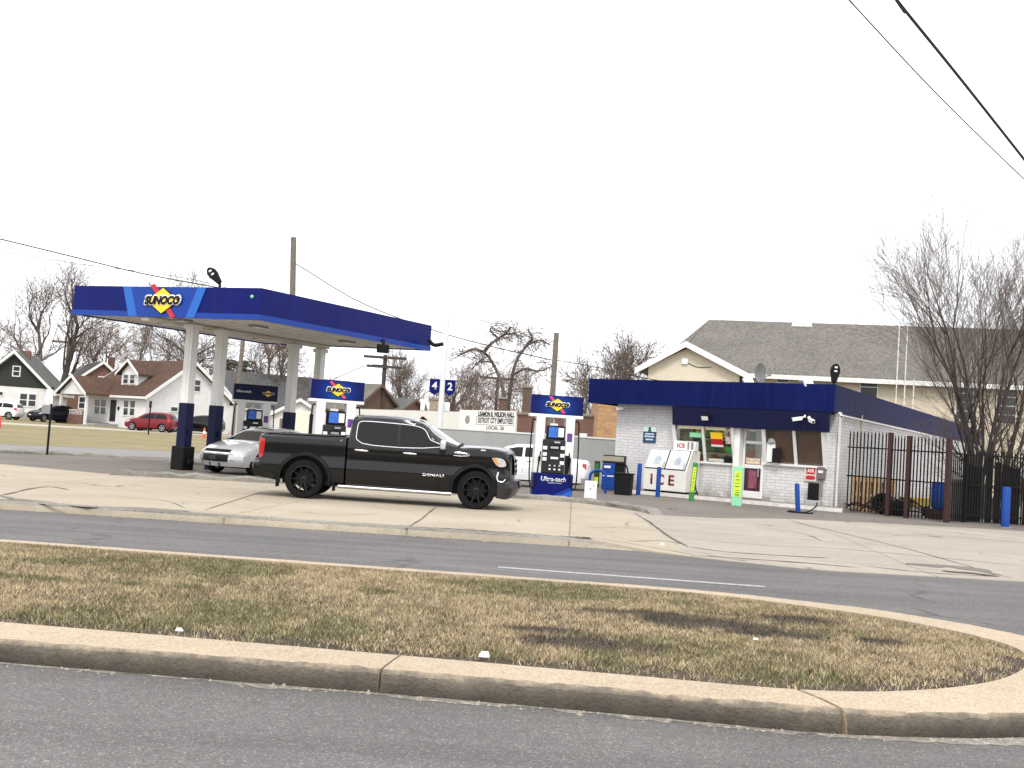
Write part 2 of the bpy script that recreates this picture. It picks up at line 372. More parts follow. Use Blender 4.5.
# median kerb: a rounded concrete ring with open joints
outer = catmull([(-40, 9.9, 0), (-14, 8.05, 0), (-3.15, 7.22, 0), (-.71, 7.06, 0), (.9, 6.9, 0), (2.13, 6.78, 0), (3.35, 7.02, 0), (4.35, 7.7, 0), (5.0, 8.75, 0), (5.12, 9.7, 0), (4.92, 10.46, 0), (4.45, 11.15, 0), (3.69, 11.76, 0), (2.21, 12.28, 0), (0, 12.47, 0), (-5.72, 12.78, 0), (-14, 13.4, 0), (-40, 15.2, 0)], 36)
inner = catmull([(-40, 10.4, 0), (-14, 8.6, 0), (-3.43, 7.78, 0), (-.63, 7.53, 0), (.8, 7.38, 0), (1.97, 7.27, 0), (2.75, 7.46, 0), (3.5, 7.95, 0), (4.05, 8.6, 0), (4.4, 9.3, 0), (4.42, 9.9, 0), (4.1, 10.6, 0), (3.45, 11.25, 0), (2.1, 11.93, 0), (0, 12.15, 0), (-5.72, 12.46, 0), (-14, 13.05, 0), (-40, 14.85, 0)], 36)
b = MB(); rnd = random.Random(3)
joints = {108, 180}
def krow(i, sh):
    o, q = outer[i], inner[i]; d = (q - o).normalized(); nz = lambda k, a: a * (.8 * mnoise.noise((o.x * 2.4 + k * 7, o.y * 2.4, k)) + 1.0 * mnoise.noise((o.x * 9 + k * 7, o.y * 9, k)) + .5 * mnoise.noise((o.x * 23, o.y * 23, k)))
    t = (outer[min(i + 1, len(outer) - 1)] - outer[max(i - 1, 0)]).normalized() * sh
    return [o + t + d * a + Vector((0, 0, z)) for a, z in ((-.01 + nz(1, .012), -.02), (.0 + nz(2, .014), .06), (.012 + nz(3, .016), .118 + nz(3, .012)), (.05 + nz(4, .02), .143 + nz(4, .006)))] + [o.lerp(q, .5) + t + Vector((0, 0, .152 + nz(5, .005))), q + t + Vector((0, 0, .15)), q + t + Vector((0, 0, .05))]
prev = None
for i in range(len(outer)):
    rows = [krow(i, 0)] if i not in joints else [krow(i, -.008 - .008 * (i > 150)), krow(i, .008 + .008 * (i > 150))]
    cur = [b.v(p) for p in rows[0]]
    if prev:
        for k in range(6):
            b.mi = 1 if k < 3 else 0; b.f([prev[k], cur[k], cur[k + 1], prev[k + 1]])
    if len(rows) == 2:
        b.f(cur); cur = [b.v(p) for p in rows[1]]; b.f(cur[::-1])
    prev = cur
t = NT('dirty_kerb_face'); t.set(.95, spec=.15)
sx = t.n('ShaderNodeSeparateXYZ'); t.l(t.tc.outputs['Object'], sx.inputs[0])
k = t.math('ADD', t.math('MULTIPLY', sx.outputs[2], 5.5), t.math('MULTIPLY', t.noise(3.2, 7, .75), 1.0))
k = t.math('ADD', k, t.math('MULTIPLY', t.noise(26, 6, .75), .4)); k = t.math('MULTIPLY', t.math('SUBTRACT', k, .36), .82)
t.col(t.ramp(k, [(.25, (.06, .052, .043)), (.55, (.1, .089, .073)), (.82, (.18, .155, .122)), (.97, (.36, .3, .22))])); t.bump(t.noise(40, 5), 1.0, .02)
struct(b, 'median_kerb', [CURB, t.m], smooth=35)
b = MB()
for i in range(len(outer) - 1):          # the cement gutter edge at the kerb's foot
    o, o2 = outer[i], outer[i + 1]; d, d2 = (o - inner[i]).normalized(), (o2 - inner[i + 1]).normalized()
    w = lambda p: max(.012, .075 + .08 * mnoise.noise((p.x * 1.3, p.y * 1.3, 2)) + .06 * mnoise.noise((p.x * 5, p.y * 5, 5)) + .05 * mnoise.noise((p.x * 15, p.y * 15, 8)) + .25 * smooth01((p.x - 2.2) / 1.5))
    b.poly([o + d * .0 + Vector((0, 0, .002)), o + d * w(o) + Vector((0, 0, .002)), o2 + d2 * w(o2) + Vector((0, 0, .002)), o2 + Vector((0, 0, .002))])
struct(b, 'gutter', GUTTER)
b = MB(); b.poly([p + Vector((0, 0, .125)) for p in inner]); struct(b, 'median_soil', SOIL)

# grass of the median
def in_poly(x, y, poly):
    c = np.zeros(len(x), bool); j = len(poly) - 1
    for i in range(len(poly)):
        xi, yi, xj, yj = poly[i].x, poly[i].y, poly[j].x, poly[j].y
        m = ((yi > y) != (yj > y)) & (x < (xj - xi) * (y - yi) / (yj - yi + 1e-12) + xi); c ^= m; j = i
    return c
def vnoise(x, y, s, seed):
    r = np.random.RandomState(seed).rand(256, 256); X = x * s + 1000; Y = y * s + 1000
    xi = np.floor(X).astype(int); yi = np.floor(Y).astype(int); fx = X - xi; fy = Y - yi; fx = fx * fx * (3 - 2 * fx); fy = fy * fy * (3 - 2 * fy)
    g = lambda a, c: r[a % 256, c % 256]
    return (g(xi, yi) * (1 - fx) + g(xi + 1, yi) * fx) * (1 - fy) + (g(xi, yi + 1) * (1 - fx) + g(xi + 1, yi + 1) * fx) * fy
rs = np.random.RandomState(11); NB = 560000
gx = np.concatenate([rs.uniform(-7.5, 4.5, NB), rs.uniform(-16, -7.5, 50000)]); gy = np.concatenate([rs.uniform(7.1, 12.9, NB), rs.uniform(7.9, 13.6, 50000)])
ok = in_poly(gx, gy, inner); gx, gy = gx[ok], gy[ok]
edge = np.min(np.stack([(gx - p.x) ** 2 + (gy - p.y) ** 2 for p in inner[::2]]), 0) ** .5
den = .35 + .9 * (vnoise(gx, gy, 1.1, 1) * .5 + vnoise(gx, gy, 3.5, 2) * .5)
bare = np.zeros(len(gx))
for (u, v, r1, r2) in ((585, 641, .55, .26), (700, 621, .8, .34), (775, 632, .55, .25), (640, 612, .6, .2), (800, 618, .45, .22), (545, 628, .4, .15), (880, 640, .3, .2)):
    p = G(u, v, .15); bare = np.maximum(bare, 1.08 * np.exp(-(((gx - p.x) / r1) ** 2 + ((gy - p.y) / r2) ** 2) * 1.1))
bare *= .55 + 1.1 * vnoise(gx, gy, 5, 9)
den *= 1 - .85 * np.clip(bare, 0, 1); near = np.clip((.3 + .3 * vnoise(gx, gy, 2.3, 5) - edge) / .25, 0, 1) * (gy < 9.2); den *= 1 - .85 * near
ok = rs.rand(len(gx)) < den * .95; gx, gy, bare = gx[ok], gy[ok], bare[ok]; n = len(gx)
hgt = .014 + .022 * rs.rand(n) ** 1.5 + .02 * vnoise(gx, gy, 2, 4); ang = rs.uniform(0, 2 * pi, n); wd = .0028 + .0024 * rs.rand(n); lean = rs.uniform(.2, 1.2, n) * hgt; la = rs.uniform(0, 2 * pi, n)
z0 = np.full(n, .123)
V = np.empty((n, 3, 3)); V[:, 0] = np.stack([gx - wd * np.cos(ang), gy - wd * np.sin(ang), z0], 1); V[:, 1] = np.stack([gx + wd * np.cos(ang), gy + wd * np.sin(ang), z0], 1)
V[:, 2] = np.stack([gx + lean * np.cos(la), gy + lean * np.sin(la), z0 + hgt], 1)
me = bpy.data.meshes.new('grass'); me.vertices.add(3 * n); me.vertices.foreach_set('co', V.ravel()); me.loops.add(3 * n); me.polygons.add(n)
me.loops.foreach_set('vertex_index', np.arange(3 * n)); me.polygons.foreach_set('loop_start', np.arange(0, 3 * n, 3)); me.polygons.foreach_set('loop_total', np.full(n, 3))
straw = np.array([.485, .395, .25]); green = np.array([.2, .2, .095]); brown = np.array([.2, .145, .1])
gm = np.clip((vnoise(gx, gy, .7, 6) * .6 + vnoise(gx, gy, 2.6, 7) * .4 - .46) * 3.5, 0, 1) * .6
for (u, v) in ((48, 578), (125, 582), (188, 586), (10, 575), (380, 590)):
    p = G(u, v, .15); gm = np.maximum(gm, np.exp(-((gx - p.x) ** 2 + (gy - p.y) ** 2 * 2) / .05))
pick = rs.rand(n); gm *= 1 - .6 * bare
c = np.where((pick < gm)[:, None], green, np.where((pick > .8 - .3 * bare)[:, None], brown, straw)) * (rs.uniform(.78, 1.18, n) * (.68 + .64 * vnoise(gx, gy, 11, 21)))[:, None]
mud = np.clip(bare * 1.5 - .3, 0, 1)[:, None]; c = c * (1 - mud) + np.array([.075, .062, .048]) * mud
ca = me.color_attributes.new('tint', 'FLOAT_COLOR', 'POINT'); ca.data.foreach_set('color', np.repeat(np.concatenate([c, np.ones((n, 1))], 1), 3, 0).ravel())
me.update(); me.validate()
t = NT('grass_blades'); t.set(.85, spec=.15); a = t.n('ShaderNodeAttribute', attribute_name='tint'); t.col(a.outputs['Color']); me.materials.append(t.m)
o = bpy.data.objects.new('grass', me); COL.objects.link(o); tag(o, 'short dry straw coloured grass with green tufts on the road median', 'grass', kind='stuff')

# the station lot
b = MB(); xs = list(np.concatenate([np.linspace(-70, 0, 15), np.arange(.5, 14.1, .5), np.linspace(15, 70, 12)])); T = [0, .03, .08, .15, .25, .35, .5, .7, 1.0]
rows = []
for x in xs:
    yf = front_edge(x); ys = [yf + (24 - yf) * q for q in T] + [30, 45, 62]; rows.append([b.v((x, yf - .004, -.02))] + [b.v((x, y, lot_h(x, y))) for y in ys])
for A, B in zip(rows, rows[1:]):
    b.mi = 1 if A[1].co.x < 2.99 else 0
    for k in range(len(A) - 1): b.f([A[k], B[k], B[k + 1], A[k + 1]])
struct(b, 'lot', [CONC, PAVE], smooth=40)
b = MB(); rnd = random.Random(5); prev = None
for x in np.arange(-60, 2.31, .18):      # far kerb
    h = .125 * (1 - smooth01((x - .9) / 1.4)) + .006; j = lambda a: a * mnoise.noise((x * 2.2, a * 90, 1.5))
    r = [b.v((x, y, z)) for y, z in ((18.12 + j(.03), -.01), (18.14 + j(.03), h * .75), (18.18 + j(.02), h + j(.012)), (18.37, h + .004), (18.385, -.01))]
    if prev:
        for k in range(4): b.mi = 1 if k < 1 else 0; b.f([prev[k], r[k], r[k + 1], prev[k + 1]])
    prev = r
struct(b, 'far_kerb', [KERBOLD, PAVE], smooth=40)
def ribbon(b, px, w, dz=.004, wob=.5, z=None, seed=0, n=10):
    P = []
    for (u, v) in px:
        p = G(u, v, .1); p = G(u, v, lot_h(p.x, p.y)); P.append(Vector((p.x, p.y, 0)))
    P = catmull(P, n); L = []
    for i, p in enumerate(P):
        d = (P[min(i + 1, len(P) - 1)] - P[max(i - 1, 0)]).normalized(); q = Vector((-d.y, d.x, 0))
        e = smooth01(min(i, len(P) - 1 - i) / 3 + .15)
        a = w * e * (.5 + wob * mnoise.noise((p.x * 2.3, p.y * 2.3, seed))); c = w * e * (.5 + wob * mnoise.noise((p.x * 2.3, p.y * 2.3, seed + 9)))
        m = q * wob * w * .8 * mnoise.noise((p.x * .9, p.y * .9, seed + 4))
        A, B = p + m + q * max(a, .006), p + m - q * max(c, .006)
        L.append((b.v((A.x, A.y, lot_h(A.x, A.y) + dz)), b.v((B.x, B.y, lot_h(B.x, B.y) + dz))))
    for (a, c), (e, f) in zip(L, L[1:]): b.f([a, c, f, e])
b = MB()
for i, (px, w) in enumerate([([(205, 510), (240, 499), (262, 492)], .05), ([(400, 532), (420, 520), (436, 507)], .05), ([(0, 496), (30, 489), (50, 487), (70, 490)], .1),
        ([(0, 499), (40, 504), (70, 507)], .07), ([(634, 513), (655, 526), (668, 537), (688, 548)], .08), ([(690, 548), (730, 553), (790, 557), (830, 559)], .09), ([(625, 541), (660, 542), (688, 546)], .05),
        ([(790, 521), (850, 535), (930, 556), (1010, 578)], .045), ([(830, 549), (900, 555), (1024, 567)], .05), ([(905, 533), (960, 537), (1040, 544)], .05), ([(690, 540), (760, 546), (830, 549)], .03),
        ([(585, 527), (620, 528), (660, 531)], .03), ([(860, 566), (930, 573), (1000, 577)], .07), ([(120, 497), (165, 501), (185, 508)], .03), ([(560, 536), (640, 545), (700, 556)], .04), ([(300, 512), (330, 515), (380, 514)], .03), ([(740, 506), (800, 511), (870, 516), (960, 528)], .04), ([(755, 527), (800, 533), (822, 541)], .03)]): ribbon(b, px, w * .62, dz=.006, seed=i * 3.1)
struct(b, 'pavement_joints', TAR)
b = MB()
for i, (px, w) in enumerate([([(940, 571), (965, 573), (1000, 577)], .22), ([(700, 556), (760, 560), (860, 568)], .06)]): ribbon(b, px, w, dz=.008, seed=40 + i, wob=.9)
prev = None
for x in np.arange(-14, 1.5, .07):
    w_ = max(.004, .085 + .16 * mnoise.noise((x * .8, 4, 1)) + .1 * mnoise.noise((x * 4, 2, 7)) + .06 * mnoise.noise((x * 13, 2, 7)) + .16 * smooth01((x + 3) / 3.5)); r_ = [b.v((x, 18.39, .1245)), b.v((x, 18.39 + w_, .1245))]
    if prev: b.f([prev[0], r_[0], r_[1], prev[1]])
    prev = r_
struct(b, 'soil_along_kerb', DIRT)
b = MB(); rr = random.Random(9)
for i in range(420):      # grit and stones swept against the kerbs
    if i < 300: x = rr.uniform(-9, 2.2); y = 18.42 + abs(rr.gauss(0, .1)) if rr.random() < .6 else 18.1 - abs(rr.gauss(0, .08)); z = .124 if y > 18.3 else .0
    else: x = rr.uniform(-4, 4.5); q_ = min(outer[60:220], key=lambda p: abs(p.x - x)); y = q_.y - .02 - abs(rr.gauss(0, .06)); z = .001
    s_ = rr.uniform(.006, .02) * (1.8 if rr.random() < .06 else 1); vs = [b.v((x + s_ * rr.uniform(.6, 1) * cos(k * pi / 2.5), y + s_ * rr.uniform(.6, 1) * sin(k * pi / 2.5), z)) for k in range(5)]; t_ = b.v((x, y, z + s_ * .8))
    for k in range(5): b.f([vs[k], vs[(k + 1) % 5], t_])
tag(b.build('grit', mat('grit_stone', (.3, .26, .2), .9, var=.4, scale=30)), 'small stones and grit swept against the concrete kerbs', 'grit', kind='stuff')
b = MB()
for i, (px, w) in enumerate([([(905, 565), (945, 567), (970, 570), (1003, 576)], .3), ([(0, 496), (60, 505), (150, 509), (190, 512)], .22)]): ribbon(b, px, w, dz=.006, seed=60 + i, wob=.8)
struct(b, 'asphalt_patch', ASPHL)
b = MB(); xs_ = np.linspace(-60, 1.3, 40)
for xa, xb_ in zip(xs_, xs_[1:]): b.poly([(xa, 18.39, .1238), (xb_, 18.39, .1238), (xb_, 22.3 + .25 * mnoise.noise((xb_ * .5, 3, 1)), .1238), (xa, 22.3 + .25 * mnoise.noise((xa * .5, 3, 1)), .1238)])
b.bm.free()
asph_front = [(-30, 34), (-16, 31.5), (-10.6, 29.1), (-9.4, 29.2), (-7.2, 29.65), (-2, 30.05), (1.5, 30.3), (2.7, 29.5), (3.4, 28.2), (3.75, 26.7), (5.2, 27.0), (7, 28.6), (9.5, 29.6), (13, 30.3), (20, 31), (45, 33)]
sheet('lot_asphalt', asph_front + [(45, 61), (-30, 61)], .1242, ASPHL)
def kerb_path(b, P, w, h, seed, broken=0):
    P = catmull([(x, y, .12) for x, y in P], 14); prev = None
    for i, p in enumerate(P):
        d = (P[min(i + 1, len(P) - 1)] - P[max(i - 1, 0)]).normalized(); q = Vector((d.y, -d.x, 0)); nz = lambda k, a: a * mnoise.noise((p.x * 2.5, p.y * 2.5, seed + k))
        e = smooth01(min(i, len(P) - 1 - i) / 6 + .1); hh = h * e * (1 + broken * mnoise.noise((p.x * 3, p.y, seed)))
        r = [b.v(p + q * a + Vector((0, 0, z))) for a, z in ((w / 2 + nz(1, .05), -.01), (w / 2 - .01 + nz(2, .04), hh * .7), (w / 2 - .05 + nz(3, .03), hh + nz(3, .01)), (-w / 2, hh), (-w / 2, -.01))]
        if prev:
            for k in range(4): b.f([prev[k], r[k], r[k + 1], prev[k + 1]])
        prev = r
b = MB(); kerb_path(b, [(-10.2, 28.75), (-9.2, 28.95), (-7.2, 29.5), (-5, 29.8), (-2, 30.0), (1.5, 30.2), (2.6, 29.4), (3.35, 28.0), (3.7, 26.7)], .3, .13, 1, .5); struct(b, 'island_kerb', KERBOLD, smooth=40)

# side street, its kerb, verge, driveway strip and yards
def strip(name, d0, d1, dz, m, t0=-70, t1=150, h=0):
    b = MB(); prev = None
    ds = np.linspace(d0, d1, max(2, int((d1 - d0) / 6) + 1))
    for tt in np.arange(t0, t1 + 1, 10):
        r = []
        for d in ds:
            p = LP + LT * float(tt) + LN * float(d); r.append(b.v((p.x, p.y, (land_h(d) if d > 0 else .13) + dz)))
        if prev:
            for k in range(len(r) - 1): b.f([prev[k], r[k], r[k + 1], prev[k + 1]])
        prev = r
    return struct(b, name, m, smooth=60)
strip('side_street', -8.6, -.2, 0, STREETL)
strip('verge', -.2, 33, .006, VERGE)
strip('service_street', 33, 38.5, .012, SIDEWALK)
strip('yards', 38.5, 130, .006, VERGE)
b = MB(); kerb_path(b, [(-24.5, 31.2), (-19, 37.0), (-16.3, 39.6), (-14.6, 40.6), (-13.6, 41.0)], .9, .09, 5, .8); kerb_path(b, [(-11.8, 38.2), (-10.7, 38.9), (-9.6, 39.4)], .5, .1, 6, .5); struct(b, 'street_kerb', KERBOLD, smooth=40)

# ================================================================== CANOPY
def emblem(parent, c, s, txt=True, arrow=True):
    """diamond with a slanting arrow behind and heavy slanted lettering; s = lettering width; faces -y"""
    b = MB(); x, y, z = c
    if arrow:
        b.mi = 1; dx, dz = .58 * s, .62 * s; L = sqrt(dx * dx + dz * dz); e = (dx / L, -dz / L); q = (e[1], -e[0]); w = .058 * s
        P = lambda a, k: (x + e[0] * a + q[0] * k, z + e[1] * a + q[1] * k)
        b.prism([P(-L * .6, w), P(-L * .52, -w), P(L * .6, -w), P(L * .52, w)], y, y - .02)
    b.mi = 2; D = .42 * s; b.prism([(x - D * 1.1, z), (x, z - D * .69), (x + D * 1.1, z), (x, z + D * .69)], y - .015, y - .03)
    b.mi = 0; D = .395 * s; b.prism([(x - D * 1.1, z), (x, z - D * .69), (x + D * 1.1, z), (x, z + D * .69)], y - .02, y - .04)
    o = b.build('emblem', [YEL, RED if s > 1 else PINK, BLK], parent)
    text('SUNOCO', .19 * s, WHITE, o, (x, y - .044, z), width=1.07 * s, shear=.25, bold=.09)
    text('SUNOCO', .16 * s, BLK, o, (x, y - .052, z), width=1.0 * s, shear=.25, bold=.062)
    return o
CA = radians(27); CN = at(262, 288, 31.0); CW, CD, CZ0, CZ1 = 7.38, 9.25, 4.57, CN.z
can = thing('gas_canopy', 'large blue fuel station canopy on four white and navy columns', 'canopy', (CN.x, CN.y, 0), -CA)
b = MB(); t_ = .1
b.box(-CW, 0, 0, t_, CZ0 + .16, CZ1); b.box(-CW, 0, CD - t_, CD, CZ0 + .16, CZ1); b.box(-CW, -CW + t_, t_, CD - t_, CZ0 + .16, CZ1); b.box(-t_, 0, t_, CD - t_, CZ0 + .16, CZ1)
b.build('fascia', NAVY, can)
for k in range(1, 4): b = MB(); b.box(-CW * k / 4 - .006, -CW * k / 4 + .006, -.002, -.0005, CZ0 + .17, CZ1 - .002); b.build('panel_seam', NAVYD, can)
for k in range(1, 5): b = MB(); b.box(.0005, .002, CD * k / 5 - .006, CD * k / 5 + .006, CZ0 + .17, CZ1 - .002); b.build('panel_seam', NAVYD, can)
b = MB(); e = .015
b.box(-CW - e, e, -e, t_, CZ0, CZ0 + .158); b.box(-CW - e, e, CD - t_, CD + e, CZ0, CZ0 + .158); b.box(-CW - e, -CW + t_, t_, CD - t_, CZ0, CZ0 + .158); b.box(-t_, e, t_, CD - t_, CZ0, CZ0 + .158)
b.build('fascia_stripe', BLUE, can)
b = MB(); b.box(-CW + t_, -t_, t_, CD - t_, CZ0 + .04, CZ0 + .1)
for k in range(1, 10): b.box(-CW + k * .75 - .02, -CW + k * .75 + .02, t_, CD - t_, CZ0 + .02, CZ0 + .039)
b.box(-CW * .62, -CW * .58, t_, CD - t_, CZ0 - .1, CZ0 + .018)
b.build('ceiling', CEILW, can); b = MB(); b.box(-CW + t_, -t_, t_, CD - t_, CZ1 - .22, CZ1 - .16); b.build('roof_deck', GREY, can)
fx = lambda f: -CW + f * CW
b = MB(); zb, zt = CZ0 + .005, CZ1 - .005
b.mi = 0; b.prism([(fx(.327), zt), (fx(.684), zt), (fx(.632), zb), (fx(.372), zb)], -.004, -.03)
b.mi = 1; b.prism([(fx(.283), zt), (fx(.327), zt), (fx(.372), zb), (fx(.325), zb)], -.004, -.034); b.prism([(fx(.684), zt), (fx(.727), zt), (fx(.678), zb), (fx(.632), zb)], -.004, -.034)
b.build('emblem_panel', [BLUE, LBLUE], can)
emblem(can, (fx(.508), -.04, (CZ0 + CZ1) / 2 + .03), 1.38)
b = MB(); b.lathe([(.05, 0), (.05, -.03), (.03, -.045)], (-.32, 0, CZ1 - .25), 12, 'y'); b.build('indicator_lamp', TEAL, can)
for (x, y) in ((-5.4, 2.0), (-1.7, 2.0), (-5.4, 6.6), (-1.7, 6.6), (-3.6, .8)):
    b = MB(); b.box(x - .22, x + .22, y - .22, y + .22, CZ0 - .03, CZ0 + .038); o = b.build('ceiling_light', GREY, can, bevel=.02); b = MB(); b.box(x - .17, x + .17, y - .17, y + .17, CZ0 - .04, CZ0 - .031); b.build('lens', LAMPW, o)
def to_can(p): return Matrix.Rotation(CA, 3, 'Z') @ Vector((p.x - CN.x, p.y - CN.y, 0))
for i, (u, v, Y) in enumerate(((181.5, 470, 34.1), (215.5, 420, 35.4), (289, 420, 39.4), (317, 400, 40.9))):
    p = to_can(at(u, v, Y)); b = MB(); b.box(-.14, .14, -.14, .14, .12, CZ0 + .04); b.box(-.2, .2, -.2, .2, CZ0 - .12, CZ0 + .02); b.box(.03, .05, -.155, -.1405, .12, CZ0 - .13)
    c = b.build('column', OFFWHITE, can, loc=(p.x, p.y, 0), bevel=.012)
    b = MB(); b.box(-.165, .165, -.165, .165, .12, 2.17); b.build('lower_sleeve', NAVYD, c, bevel=.012)
    if i == 0: b = MB(); b.box(-.25, .25, -.25, .25, .12, .85); b.box(.251, .36, -.1, .15, .3, .45); b.build('base_guard', BLK, c, bevel=.04)
    b = MB(); b.box(.166, .22, -.05, .05, 1.2, 1.35); b.build('switch_box', NAVYD, c, bevel=.01)
for o in can.children:          # the canopy falls a little towards its near corner
    if o.name.startswith('column'): continue
    for q in [o] + list(o.children):
        if q.name.startswith('lettering'): q.location.z += -.015 * q.location.x
        else:
            for v in q.data.vertices: v.co.z += -.015 * v.co.x + .009 * v.co.y
# hardware hung on the canopy
def flood_head(name, label, p, yaw, tilt, s=1.0):
    r = thing(name, label, 'lamp', p, yaw); b = MB(); b.tube([(0, 0, -.6), (0, 0, .02)], .055 * s, 8); b.build('stalk', BLK, r, smooth=40)
    b = MB(); b.X = Matrix.Rotation(tilt, 4, 'Y')
    prof = [(-.1, .0), (-.14, .2), (-.2, .42), (-.19, .6), (-.1, .74), (0, .79), (.1, .74), (.19, .6), (.2, .42), (.14, .2), (.1, .0)]
    b.prism([(x * s, z * s) for x, z in prof], -.07, .07); o = b.build('lamp_head', BLK, r, bevel=.02)
    b = MB(); b.X = Matrix.Rotation(tilt, 4, 'Y')
    for z in (.42, .58): b.box(-.06 * s, .06 * s, -.085, -.071, z * s, (z + .07) * s)
    b.build('led_panel', LAMPW, o); return r
p = at(220, 283, 35.2); flood_head('area_lamp', 'black oval area lamp tilted on the roof of the blue canopy', p, 0, radians(-42), .78)
b = MB(); p = at(383, 348, 36.5); b.box(-.2, .2, -.1, .12, -.16, .12); b.prism([(-.1, .12), (.12, .12), (.06, .3), (-.04, .3)], -.05, .05, 'x'); o = b.build('under_canopy_lamp', BLK, loc=p, bevel=.03); tag(o, 'black box floodlight hanging under the right edge of the blue canopy', 'lamp')
q0, q1, q2 = at(429, 340, 38.7), at(434, 345, 38.5), at(443, 344, 38.4); b = MB(); b.tube(catmull([q0, q1, q2], 5), .07, 7); o = b.build('broken_pipe_arm', BLK, smooth=50); tag(o, 'black bent pipe arm sticking out from the right end of the canopy', 'bracket')

# ================================================================== PUMPS
t = NT('pump_sign_print'); t.set(.3, spec=.12); gr = t.n('ShaderNodeTexGradient', gradient_type='SPHERICAL'); mp = t.n('ShaderNodeMapping'); mp.inputs['Location'].default_value = (-.0, 0, -2.62 * 2.2); mp.inputs['Scale'].default_value = (1.5, .3, 2.2)
t.l(t.tc.outputs['Object'], mp.inputs[0]); t.l(mp.outputs[0], gr.inputs[0]); t.col(t.ramp(gr.outputs['Fac'], [(.0, (.006, .011, .09)), (.4, (.006, .025, .19)), (.9, (.012, .13, .4))])); PRINT = t.m
def fuel_pump(label, p, yaw, style):
    r = thing('fuel_pump', label, 'fuel pump', p, yaw, 'fuel pumps under the canopy')
    b = MB(); b.box(-.62, .62, -.42, .42, 0, .05); b.build('plinth', LGREY, r, bevel=.01)
    b = MB(); b.box(-.575, .575, -.36, .36, .05, .68); base = b.build('base_cabinet', NAVY if style != 'plain' else NAVYD, r, bevel=.015)
    b = MB(); b.prism([(.0, .06), (.565, .06), (.565, .34)], -.363, -.368); b.mi = 1; b.prism([(.2, .06), (.565, .06), (.565, .24)], -.369, -.374); b.build('swoosh', [BLUE, LBLUE], base)
    text('Ultra-tech', .13, WHITE, base, (0, -.363, .52), width=.72, shear=.15, bold=.02); text('Quality Fuels', .035, WHITE, base, (.05, -.363, .42), width=.4)
    for sx in (-1, 1):
        b = MB(); x = .415 * sx - (.03 if sx < 0 else 0); b.box(x - .13, x + .13, -.3, .3, .68, 2.3); o = b.build('side_pillar', WHITE, r, bevel=.02)
        b = MB()
        if sx > 0: b.box(x - .08, x + .07, -.306, -.302, 1.62, 1.86); b.build('decal', mat('purple_decal', srgb(90, 50, 130), .5, var=.6, scale=18), o)
    b = MB(); b.box(-.36, .3, -.34, .34, .68, 1.66); cab = b.build('dispenser_cabinet', DGREY, r, bevel=.03)
    b = MB(); b.box(-.16, .2, -.352, -.342, 1.36, 1.52); b.build('display', BLK, cab, bevel=.004)
    b = MB(); b.box(-.13, .1, -.36, -.353, 1.4, 1.46); b.box(-.03, .14, -.36, -.353, 1.56, 1.61); b.build('display_digits', STEEL, cab)
    b = MB()
    for x_, z in ((-.345, 1.36), (-.345, 1.18), (-.345, 1.04), (.165, 1.38), (.165, 1.16), (.165, .95)): b = MB(); b.box(x_, x_ + .12, -.356, -.342, z, z + .1); b.build('price_card', LAMPW, cab, bevel=.004)
    b = MB(); b.box(-.11, .11, -.35, -.342, 1.1, 1.16); b.build('brand_plate', LAMPW, cab, bevel=.004)
    for k in range(3):
        for q in (0, 1): b = MB(); b.box(-.15 + .14 * k, -.09 + .14 * k, -.362, -.342, .78 + .1 * q, .83 + .1 * q); b.build('grade_button', LAMPW if q == 0 else STEEL, cab, bevel=.008)
    b = MB(); b.box(-.22, .26, -.27, .27, 1.66, 2.06); scr = b.build('screen_housing', BLK, r, bevel=.02)
    b = MB(); b.box(-.2, .07, -.278, -.271, 1.72, 2.02); b.mi = 1; b.box(.08, .24, -.278, -.271, 1.74, 2.0); b.build('poster', [SCREEN, LAMPW], scr)
    b = MB(); b.box(-.16, .06, -.2, .2, 2.06, 2.12); b.box(-.06, -.02, -.05, .05, 2.12, 2.3); b.build('top_bracket', OFFWHITE, r)
    b = MB(); b.box(.31, .44, -.37, -.302, .7, 1.22); b.build('card_reader', BLK, r, bevel=.015)
    for sx in (-1, 1):
        b = MB(); x = .62 * sx; pts = catmull([(x * .92, -.1, 2.2), (x * 1.08, -.16, 2.15), (x * 1.12, -.2, 1.4), (x * 1.1, -.3, .5), (x * .98, -.4, .25), (x * .82, -.42, .42), (x * .72, -.4, 1.0)], 6); b.tube(pts, .02, 6); b.build('hose', BLK, r, smooth=60)
        b = MB(); b.tube([(x * .72, -.4, 1.0), (x * .7, -.42, 1.15)], [.03, .045], 7); b.tube([(x * .7, -.42, 1.12), (x * .66, -.46, 1.3)], .02, 6); b.build('nozzle', BLK, r, smooth=50)
    b = MB(); b.box(-.76, .76, -.25, .25, 2.38, 2.93); sgn = b.build('sign_box', PRINT if style == 'emblem' else NAVYD, r, bevel=.012); b = MB(); b.box(-.775, .775, -.27, .27, 2.29, 2.379); b.build('light_strip', WHITE, r, bevel=.01)
    if style == 'emblem': emblem(r, (0, -.255, 2.66), .66)
    else: text('Ultra-tech', .09, WHITE, sgn, (-.42, -.253, 2.67), width=.5, shear=.15, bold=.02); emblem(r, (.42, -.255, 2.64), .4, arrow=False)
    return r
pA = G(551, 497.5); PUMP_A = fuel_pump('white and navy fuel pump right of the black pickup, its base in full view', (pA.x, pA.y + .35, .12), radians(4), 'emblem')
pB = at(333, 440, 31.9); PUMP_B = fuel_pump('fuel pump behind the cab and bed of the black pickup, emblem on its topper', (pB.x, pB.y, .12), radians(17), 'emblem')
pC = at(251.5, 440, 39.3); PUMP_C = fuel_pump('fuel pump behind the silver sedan, its topper with small words left of an emblem', (pC.x, pC.y, .12), radians(19), 'plain')

